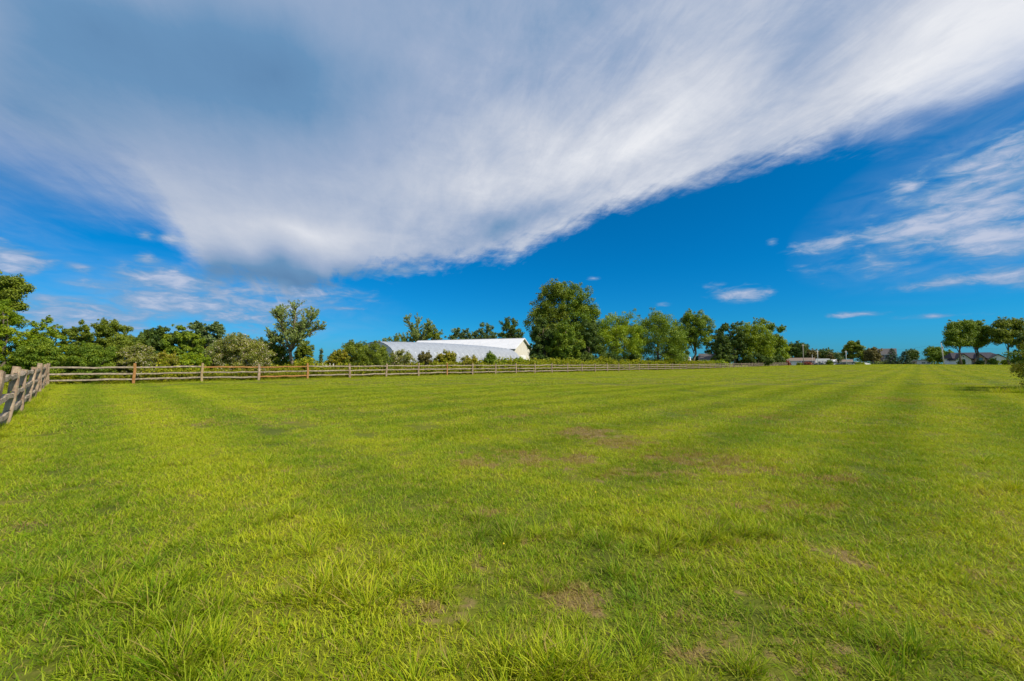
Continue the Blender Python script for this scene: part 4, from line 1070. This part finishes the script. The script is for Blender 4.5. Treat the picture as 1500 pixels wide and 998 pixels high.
W_[:, 2] *= np.where(W_[:, 1] > 60, 1.0, 1.0)
scatter('meadow_weeds', np.stack([W_[:, 0], W_[:, 1], ht(W_[:, 0], W_[:, 1])], 1), np.stack([r.normal(0, .06, n), r.normal(0, .06, n), r.uniform(0, 6.28, n)], 1), W_[:, 2], r.integers(0, 5, n), wc,
        'tall yellow green weeds growing behind the fences')

# far-off woods along the skyline, one mass
r = np.random.default_rng(5); cs = []; rs = []
for a_ in np.arange(-52, 58, .22):
    for _ in range(2):
        d_ = r.uniform(330, 420); a = R(a_ + r.uniform(-.2, .2)); px_w = a_
        hh_ = (2.6 if -28 < a_ < -8 else 5.5) * r.uniform(.5, 1.25)
        for k_ in range(2): cs.append((math.sin(a) * d_ / math.cos(a), d_, hh_ * (.35 + .5 * k_) * (1 if abs(a_) < 45 else 1))); rs.append(r.uniform(1.6, 3.0))
v, qd, ti = leaf_cloud(cs, rs, 26000, 1.1, 6, shell=.4)
tag(link(bpy.data.objects.new('distant_woodland', np_mesh('distant_woodland', v, qd, np.zeros((0, 3), int), M['leaf_dark'], ti))), 'far-off dark wood along the skyline', kind='stuff')

# ------------------------------------------------------------------ buildings
def window(parent, x0, x1, y, z0, z1, glass='glass', frame='white', ny=-1, mull=True):
    """window on a wall facing local -y: frame proud of the wall, pane recessed"""
    t = .07; f = MB()
    for a in ((x0, x1, z0, z0 + t), (x0, x1, z1 - t, z1), (x0, x0 + t, z0 + t, z1 - t), (x1 - t, x1, z0 + t, z1 - t)): f.box(a[0], a[1], y - .05, y + .02, a[2], a[3])
    if mull: f.box((x0 + x1) / 2 - .02, (x0 + x1) / 2 + .02, y - .045, y + .01, z0 + t, z1 - t)
    w = f.build('window', M[frame], parent)
    MB().box(x0 + t, x1 - t, y - .02, y - .012, z0 + t, z1 - t).build('pane', M[glass], w)
    return w

def gable_house(name, label, px0, px1, D, depth, ze, zr, wall, roof, group, rz=0, ridge='x', ov=.35, ztrim='white', cat='house'):
    """ridge along local x unless ridge == 'y'; front wall faces local -y; returns root, half width, front y"""
    x, y = at((px0 + px1) / 2, D); z0 = float(ht(x, y)) - .0
    azi = math.atan2(x, y); w = (px1 - px0) * D / F * math.cos(azi); root = empty(name, (x, y, z0), rz - azi, label=label, cat=cat, group=group)
    hw = w / 2; yf, yb = 0, depth; zb = -.6
    ze -= z0; zr -= z0
    if ridge == 'x':
        ym = depth / 2
        MB().prism([(yf, zb), (yb, zb), (yb, ze), (ym, zr - .12), (yf, ze)], 0, -hw, hw).build('wall', M[wall], root)
        k = (zr - ze) / ym; th = .12
        for s in (0, 1):
            p = [(ym, zr), (yf - ov, ze - k * ov), (yf - ov, ze - k * ov + th), (ym, zr + th)] if s == 0 else [(ym, zr), (ym, zr + th), (yb + ov, ze - k * ov + th), (yb + ov, ze - k * ov)]
            MB().prism(p, 0, -hw - ov, hw + ov).build('roof_slope', M[roof], root)
        MB().box(-hw - ov, hw + ov, yf - ov - .06, yf - ov - .003, ze - k * ov - .1, ze - k * ov + .1).build('fascia', M[ztrim], root)
    else:
        MB().prism([(-hw, zb), (hw, zb), (hw, ze), (0, zr - .12), (-hw, ze)], 1, yf, yb).build('wall', M[wall], root)
        k = (zr - ze) / hw; th = .14
        for s in (-1, 1):
            MB().prism([(0, zr), (0, zr + th), (s * (hw + ov), ze - k * ov + th), (s * (hw + ov), ze - k * ov)], 1, yf - ov, yb + ov).build('roof_slope', M[roof], root)
        for s in (-1, 1):
            MB().prism([(0, zr - .1), (0, zr + .03), (s * (hw + ov), ze - k * ov + .03), (s * (hw + ov), ze - k * ov - .1)], 1, yf - ov - .06, yf - ov - .003).build('bargeboard', M[ztrim], root)
    return root, hw

# greenhouse tunnel
n0, n1 = Vector((-24.6, 74.0)), Vector((-2.6, 106.0))
ax = (n1 - n0); Lh = ax.length; ax = ax.normalized()
hz = float(ht(n0.x, n0.y)); HH = height_at(500.5, 74.0) - hz; HW = 6.2
hoop = empty('greenhouse_tunnel', (n0.x, n0.y, hz), math.atan2(ax.y, ax.x), label='long white arched greenhouse tunnel behind the fence', cat='greenhouse')
def arch(a, sy=1, sz=1): return (-math.cos(a) * HW * sy, max(0, math.sin(a)) ** .80 * HH * sz)
NB = 24; na = 28
def hump(x): return 1 + .07 * math.sin(math.pi * min(1, max(0, x / Lh))) ** .8
for i in range(NB):
    b = MB(); vs = []; fs = []; x0, x1 = Lh * i / NB + .004, Lh * (i + 1) / NB - .004
    for x in (x0, (x0 + x1) / 2, x1):
        dip = 1 if x != (x0 + x1) / 2 else .9985
        for j in range(na + 1):
            yy, z = arch(math.pi * j / na, dip, dip); vs.append((x, yy, z * hump(x)))
    for a in range(2):
        for j in range(na): fs.append((a * (na + 1) + j, a * (na + 1) + j + 1, (a + 1) * (na + 1) + j + 1, (a + 1) * (na + 1) + j))
    b.add(vs, fs).build('cover_panel', M['plastic'], hoop, smooth=True)
rib = MB(); rib.tube([(0, *arch(math.pi * j / 16, 1.000, 1.000)) for j in range(17)], .03, 5); rme = rib.mesh('hoop_rib', M['steel'])
for i in range(NB + 1):
    o = link(bpy.data.objects.new('hoop_rib', rme), hoop); o.location = (Lh * i / NB, 0, 0); o.scale = (1, 1, hump(Lh * i / NB))
for s, nm in ((0, 'end_wall'), (Lh, 'end_wall')):
    poly = [arch(math.pi * j / 20, .985, .985) for j in range(21)]
    MB().prism(poly, 0, s - .03 if s else .02, s - .02 if s else .03).build(nm, M['grey_panel'], hoop)
MB().box(-.02, .015, -1.4, 1.4, 0, 2.7).build('door', M['white'], hoop)
MB().box(0, Lh, -HW - .1, -HW - .02, -.2, .5).build('base_board', M['white'], hoop)

# white barn
D = 112.0; bxx, byy = at(706, D + 4)
rzb = R(-21); bL = 33.0; bW = 13.5
gx_, gy_ = at(766, D)                             # right end of the ridge
bz = float(ht(gx_, gy_)); zr = height_at(496, gy_) - bz; ze = zr - 2.95
barn = empty('barn', (gx_, gy_, bz), rzb, label='white metal roofed barn with cream gable end behind the tunnel', cat='barn')
MB().prism([(-bW / 2, -.5), (bW / 2, -.5), (bW / 2, ze), (0, zr - .15), (-bW / 2, ze)], 0, -bL, 0).build('wall', M['cream'], barn)
kk = (zr - ze) / (bW / 2)
for s in (-1, 1):
    nP = 20
    for i in range(nP):
        xa, xb = -bL - .4 + (bL + .9) * i / nP, -bL - .4 + (bL + .9) * (i + 1) / nP
        ye = s * (bW / 2 + .4); zee = ze - kk * .4
        m_ = MB(); m_.prism([(0, zr), (ye, zee), (ye, zee + .08), (0, zr + .08)][::s], 0, xa + .01, xb - .01); m_.build('roof_panel', M['white_roof'], barn)
    ye = s * (bW / 2 + .45)
    MB().prism([(0, zr - .12), (0, zr + .14), (ye, ze - kk * .45 + .14), (ye, ze - kk * .45 - .12)][::s], 0, .46, .56).build('bargeboard', M['white'], barn)
MB().box(-bL - .4, .5, -.15, .15, zr + .075, zr + .13).build('ridge_cap', M['white_roof'], barn)
MB().box(.002, .06, -2.2, 2.2, 0, 3.4).build('door', M['white'], barn)

G_D = 'distant buildings beyond the field'
# brick bungalow
root, hw = gable_house('bungalow', 'long low brick bungalow with brown roof beside the tall wooden pole', 1139, 1192, 186, 9, height_at(528.6, 186), height_at(524.8, 190), 'brick', 'brown_roof', G_D)
hgt = height_at(528.6, 186) - float(ht(*at(1165, 186)))
for a0, a1 in ((-.62, -.50), (-.20, -.06), (0, .10), (.45, .56)):
    window(root, a0 * hw, a1 * hw, 0, .75, hgt - .45)
MB().box(-.30 * hw, .18 * hw, -.06, -.004, -.2, hgt - .12).build('white_siding', M['white'], root)
MB().box(.20 * hw, .26 * hw, -.09, -.005, 0, hgt - .4).build('door', M['white'], root)
for a in (-.34, .30, .98): MB().box(a * hw - .15, a * hw + .15, -.4, -.2, -.2, hgt - .05).build('porch_post', M['white'], root)
MB().box(-hw + .3, -hw + 1.6, 2.4, 3.4, 1, height_at(522.8, 189)).build('chimney', M['stone'], root)
# white camper
x, y = at(1203, 185); z0 = float(ht(x, y))
c_ = empty('camper', (x, y, z0), R(-12), label='white camper trailer parked right of the brick bungalow', cat='camper')
zt = height_at(525.8, y) - z0
MB().prism([(-3.0, .5), (3.0, .5), (3.1, zt * .6), (2.8, zt), (-2.6, zt), (-3.1, zt * .75)], 1, -1.1, 1.1).build('body', M['white'], c_, bevel=.08)
window(c_, -1.9, -.9, -1.1, 1.4, 2.1); window(c_, .6, 1.5, -1.1, 1.4, 2.1)
MB().box(-.4, .25, -1.14, -1.1, .6, 2.3).build('door', M['car_silver'], c_)
for sx in (-.4, .5):
    w_ = MB(); w_.tube([(sx, -1.12, .34), (sx, -.92, .34)], .34, 14); w_.build('wheel', M['rubber'], c_)
MB().tube([(3.0, 0, .5), (4.1, 0, .45)], .06, 6).build('tow_bar', M['steel'], c_)
# beige garage
root, hw = gable_house('garage', 'beige gabled garage with white doors beside the pale pole', 1226, 1247.5, 185, 8, height_at(530.2, 185), height_at(527.2, 189), 'cream', 'brown_roof', G_D, cat='garage')
MB().box(-.55 * hw, -.15 * hw, -.05, -.003, -.2, 1.75).build('door', M['white'], root); MB().box(-.05 * hw, .18 * hw, -.05, -.003, -.2, 1.75).build('door', M['white'], root)
# small white shed left of garage
root, hw = gable_house('shed', 'small white shed left of the beige garage', 1218, 1226, 192, 4, height_at(529.5, 192), height_at(527.2, 194), 'white', 'white_roof', G_D, cat='shed')
window(root, -.5, .5, 0, .9, 1.7)
# two-storey house
root, hw = gable_house('house', 'two-storey dark brick house with grey roof left of the spruces', 1278, 1312, 196, 10, height_at(518.8, 196), height_at(511.4, 201), 'brick_dark', 'grey_roof', G_D)
hgt = height_at(518.8, 196) - float(ht(*at(1295, 196)))
for a in (-.7, -.3, .12, .55, .82): window(root, a * hw - .5, a * hw + .5, 0, hgt - 1.9, hgt - .5)
for a in (-.7, -.3, .55): window(root, a * hw - .5, a * hw + .5, 0, .9, 2.3)
for a in (-.05, .2): MB().box(a * hw - .14, a * hw + .14, -1.6, -1.35, -.3, 2.6).build('porch_post', M['white'], root)
MB().box(-.15 * hw, .3 * hw, -1.8, -.04, 2.6, 2.85).build('porch_roof', M['white'], root)
MB().box(0, .10 * hw, -.06, -.004, 0, 2.1).build('door', M['stone'], root)
MB().box(.62 * hw, .74 * hw, 4.4, 5.4, hgt, height_at(510.5, 201) - float(ht(*at(1295, 196)))).build('chimney', M['stone'], root)
# low white building
x, y = at(1349, 188); z0 = float(ht(x, y)); hh = height_at(527.3, y) - z0
root = empty('low_building', (x, y, z0), -math.atan2(x, y), label='low flat-roofed white building right of the spruces', cat='building', group=G_D)
MB().box(-3.2, 3.1, 0, 6, -.5, hh - .25).build('wall', M['white'], root)
MB().box(-3.4, 3.3, -.4, 6.3, hh - .25, hh).build('roof', M['car_silver'], root)
MB().box(-3.0, -1.5, -.05, -.003, -.2, hh - .5).build('door', M['stone'], root); window(root, 0, 1.2, 0, .8, 1.5); window(root, 1.8, 2.7, 0, .8, 1.5)
# white house at the right
D = 146.0; x, y = at(1436, D); z0 = float(ht(x, y)); U = D / F * math.cos(math.atan2(x, y))
root = empty('house', (x, y, z0), -math.atan2(x, y) + R(20), label='white house with dark slate roof and stone gable at the right', cat='house', group=G_D)
def lx(px): return (px - 1436) * U
def lz(py, yy=0): return height_at(py, D + yy) - z0
MB().box(lx(1398), lx(1478), 2.2, 11, -.5, lz(525, 2)).build('wall', M['white'], root)
# main hipped roof
xa, xb = lx(1394), lx(1484); zea, zra = lz(525.2, 1.6), lz(516.6, 6)
vs = [(xa, 1.5, zea), (xb, 1.5, zea), (xb, 11.8, zea), (xa, 11.8, zea), (lx(1401), 6.5, zra), (lx(1467), 6.5, zra)]
MB().add(vs, [(0, 1, 5, 4), (1, 2, 5), (2, 3, 4, 5), (3, 0, 4), (3, 2, 1, 0)]).build('roof', M['dark_roof'], root)
def front_gable(p0, p1, ya, ye, yf, wall, lab=None):
    xm = (lx(p0) + lx(p1)) / 2; hw = (lx(p1) - lx(p0)) / 2; ze_, zr_ = lz(ye, yf), lz(ya, yf)
    MB().prism([(xm - hw, -.5), (xm + hw, -.5), (xm + hw, ze_), (xm, zr_ - .1), (xm - hw, ze_)], 1, yf, yf + 5).build('gable_wall', M[wall], root)
    k = (zr_ - ze_) / hw
    for s in (-1, 1):
        MB().prism([(xm, zr_), (xm, zr_ + .16), (xm + s * (hw + .4), ze_ - k * .4 + .16), (xm + s * (hw + .4), ze_ - k * .4)], 1, yf - .35, yf + 6.5).build('gable_roof', M['dark_roof'], root)
    return xm, hw
xm, hw = front_gable(1396.5, 1421, 518.4, 526.5, 0, 'white')
window(root, lx(1407.5), lx(1410), 0, lz(523.6), lz(521.4), mull=False); window(root, lx(1404), lx(1412), 0, .7, lz(526.5))
xm, hw = front_gable(1429, 1444.5, 519.3, 524.6, .6, 'stone')
window(root, lx(1431.6), lx(1440.4), .6, .3, lz(524.2), 'blue_glass', 'glass'); window(root, lx(1436), lx(1437.6), .6, lz(521.6), lz(520.2), mull=False)
xm, hw = front_gable(1452, 1480, 519.6, 525.6, 1.2, 'white')
window(root, lx(1457), lx(1462), 1.2, .5, 1.5)
MB().box(lx(1445.5), lx(1450.5), 2.1, 2.19, -.2, 2.1).build('door', M['stone'], root)
# roofs seen through the grove
root, hw = gable_house('house', 'grey roofed white house half hidden behind the brownish evergreen', 1024, 1060, 142, 9, height_at(527.5, 142), height_at(518.5, 146), 'white', 'grey_roof', G_D)
window(root, -2, -1, 0, .9, 1.9); window(root, .6, 1.6, 0, .9, 1.9)
root, hw = gable_house('shed', 'pale roofed low shed left of the forked bare trunk', 997, 1010, 128, 6, height_at(529, 128), height_at(523.5, 131), 'white', 'white_roof', G_D, cat='shed')
x_, y_ = on_line(404, 24)
root, hw = gable_house('shed', 'small grey blue shed glimpsed left of the leaning tree', 396, 412, y_, 4, height_at(525, y_), height_at(519, y_ + 2), 'grey_panel', 'grey_roof', G_D, cat='shed')

# white picket fence behind
pa, pb = on_line(456, 3.6), on_line(494, 3.6)
root = empty('picket_fence', (pa[0], pa[1], float(ht(*pa))), math.atan2(pb[1] - pa[1], pb[0] - pa[0]), label='pale wooden picket fence piece behind the long fence near the small conifer', cat='fence')
Lp = math.hypot(pb[0] - pa[0], pb[1] - pa[1]); pk = MB()
pk.prism([(-.05, 0), (.05, 0), (.05, 1.18), (0, 1.26), (-.05, 1.18)], 1, -.012, .012); pme = pk.mesh('picket', M['cream'])
npk = int(Lp / .30)
for i in range(npk + 1):
    o = link(bpy.data.objects.new('picket', pme), root); o.location = (Lp * i / npk, -.03, 0)
for z in (.3, .95): MB().box(-.1, Lp + .1, -.012, .03, z, z + .08).build('crossbar', M['cream'], root)

# ------------------------------------------------------------------ cars
def car(px, D, rz, label, paint, van=False):
    x, y = at(px, D); r_ = empty('parked_car', (x, y, float(ht(x, y)) + .02), rz, label=label, cat='car', group='cars parked by the distant houses')
    zt = 1.75 if van else 1.42
    low = [(-2.15, .28), (2.15, .28), (2.22, .55), (2.15, .82), (1.15, .94), (-2.05, .98), (-2.2, .6)]
    MB().prism(low, 1, -.86, .86).build('body', M[paint], r_, bevel=.06)
    cab = [(1.15, .93), (.55, zt - .04), (.2, zt), (-1.2, zt), (-1.85, .97)] if not van else [(1.3, .93), (.8, zt - .04), (.5, zt), (-1.9, zt), (-2.08, .97)]
    MB().prism([(a, b) for a, b in cab], 1, -.74, .74).build('cabin', M['glass'], r_, bevel=.05)
    MB().prism([(.5, zt - .03), (.2, zt + .02), (-1.2 if not van else -1.9, zt + .02), (-1.35 if not van else -1.95, zt - .05)], 1, -.755, .755).build('roof_panel', M[paint], r_)
    for sx in (-.35, -1.4): MB().prism([(sx, .93), (sx + .1, .93), (sx + .1, zt), (sx, zt)], 1, -.752, .752).build('pillar', M[paint], r_)
    for sx in (-1.35, 1.4):
        for sy in (-1, 1):
            w = MB().tube([(sx, sy * .70, .33), (sx, sy * .885, .33)], .33, 16).build('wheel', M['rubber'], r_)
            MB().tube([(sx, sy * .88, .33), (sx, sy * .895, .33)], .19, 10).build('rim', M['car_silver'], w)
    for sy in (-1, 1):
        MB().box(2.14, 2.2, sy * .6 - .15, sy * .6 + .15, .6, .74).build('headlight', M['ceramic'], r_)
        MB().box(-2.2, -2.12, sy * .62 - .12, sy * .62 + .12, .66, .82).build('tail_light', M['leaf_burgundy'], r_)
    return r_
car(1201, 180, R(0), 'dark car parked in front of the white camper', 'car_black')
car(1232, 180, R(180), 'dark car parked in front of the beige garage', 'car_black')
car(1250, 184, R(75), 'white van parked end-on right of the beige garage', 'car_white', True)
car(1266.5, 182, R(20), 'white car parked right of the low lime bush', 'car_white')
car(1221, 183, R(10), 'silver blue car parked in front of the small white shed', 'car_silver')
car(1260, 190, R(160), 'blue car parked behind the low lime bush', 'car_blue', True)

# ------------------------------------------------------------------ poles and wires
def pole(px, D, ytop, rad, label, mat, arm=.55, lean=0.0):
    x, y = at(px, D); z0 = float(ht(x, y)); h = height_at(ytop, y) - z0
    r_ = empty('utility_pole', (x, y, z0), label=label, cat='pole', group='utility poles along the road'); r_.rotation_euler = (0, lean, 0)
    MB().tube([(0, 0, -.3), (0, 0, h * .5), (0, 0, h)], [rad, rad * .85, rad * .65], 8).build('shaft', M[mat], r_, smooth=True)
    if arm:
        cb = MB().box(-arm, arm, -.06, .05, h - .55, h - .42).build('crossarm', M[mat], r_)
        for s in (-.85, -.4, .4, .85): MB().tube([(s * arm, 0, h - .42), (s * arm, 0, h - .25)], .05, 6).build('insulator', M['ceramic'], cb)
    return Vector((x + math.sin(lean) * h, y, z0 + h - .3))
p1 = pole(1176.5, 176, 504.5, .15, 'tall brown wooden utility pole in front of the brick bungalow', 'pole')
p2 = pole(1189.6, 180, 519.5, .08, 'short thin pole at the right corner of the brick bungalow', 'pole_white', 0)
p3 = pole(1197.5, 172, 513.5, .13, 'pale utility pole above the white camper', 'pole_white', .45)
p4 = pole(1239.2, 172, 514, .13, 'pale utility pole behind the beige garage', 'pole_white', .45)
p5 = pole(1382, 150, 501, .17, 'white leaning utility pole left of the big spreading trees', 'pole_white', 0, R(-5))
MB().tube([(0, 0, 0), (0, 0, .9)], .22, 10)
tr = bpy.data.objects.new('transformer_can', MB().tube([(.35, 0, 5.6), (.35, 0, 6.5)], .2, 10).mesh('transformer_can', M['ceramic'])); link(tr, [o for o in bpy.data.objects if o.name.startswith('utility_pole')][-1])
def wire(a, b, sag, label):
    a = Vector(a); b = Vector(b); mid = (a + b) / 2
    pts = [a.lerp(b, t / 14) - Vector((0, 0, sag * 4 * (t / 14) * (1 - t / 14))) - mid for t in range(15)]
    o = MB().tube(pts, .016, 4).build('overhead_wire', M['cable']); o.location = mid; tag(o, label, 'wire', 'overhead wires along the road')
far = Vector((*at(1560, 132), height_at(500, 132)))
wire(p5, far, .3, 'uppermost overhead wire crossing before the big spreading trees')
wire(p5 - Vector((0, 0, 1.6)), far - Vector((0, 0, 2.6)), .3, 'lower overhead wire crossing before the big spreading trees')
wire(p1, p3, .4, 'overhead wire between tall brown pole and the pole above the camper')
wire(p3, p4, .5, 'overhead wire between the two pale poles')
wire(p4, p5 - Vector((0, 0, .4)), 1.0, 'long overhead wire from the garage pole to the white leaning pole')

# ------------------------------------------------------------------ road in front of the distant houses
rd = MB(); xs_ = np.linspace(104, 172, 30)
v = []; f = []
for i, x_ in enumerate(xs_):
    for s, yy in enumerate((173.5, 178.5)):
        v.append((x_, yy, float(ht(x_, yy)) + .03))
    if i: k = i * 2; f.append((k - 2, k, k + 1, k - 1))
rd.add(v, f); tag(rd.build('road', M['asphalt']), 'grey asphalt road running past the distant houses', kind='structure')
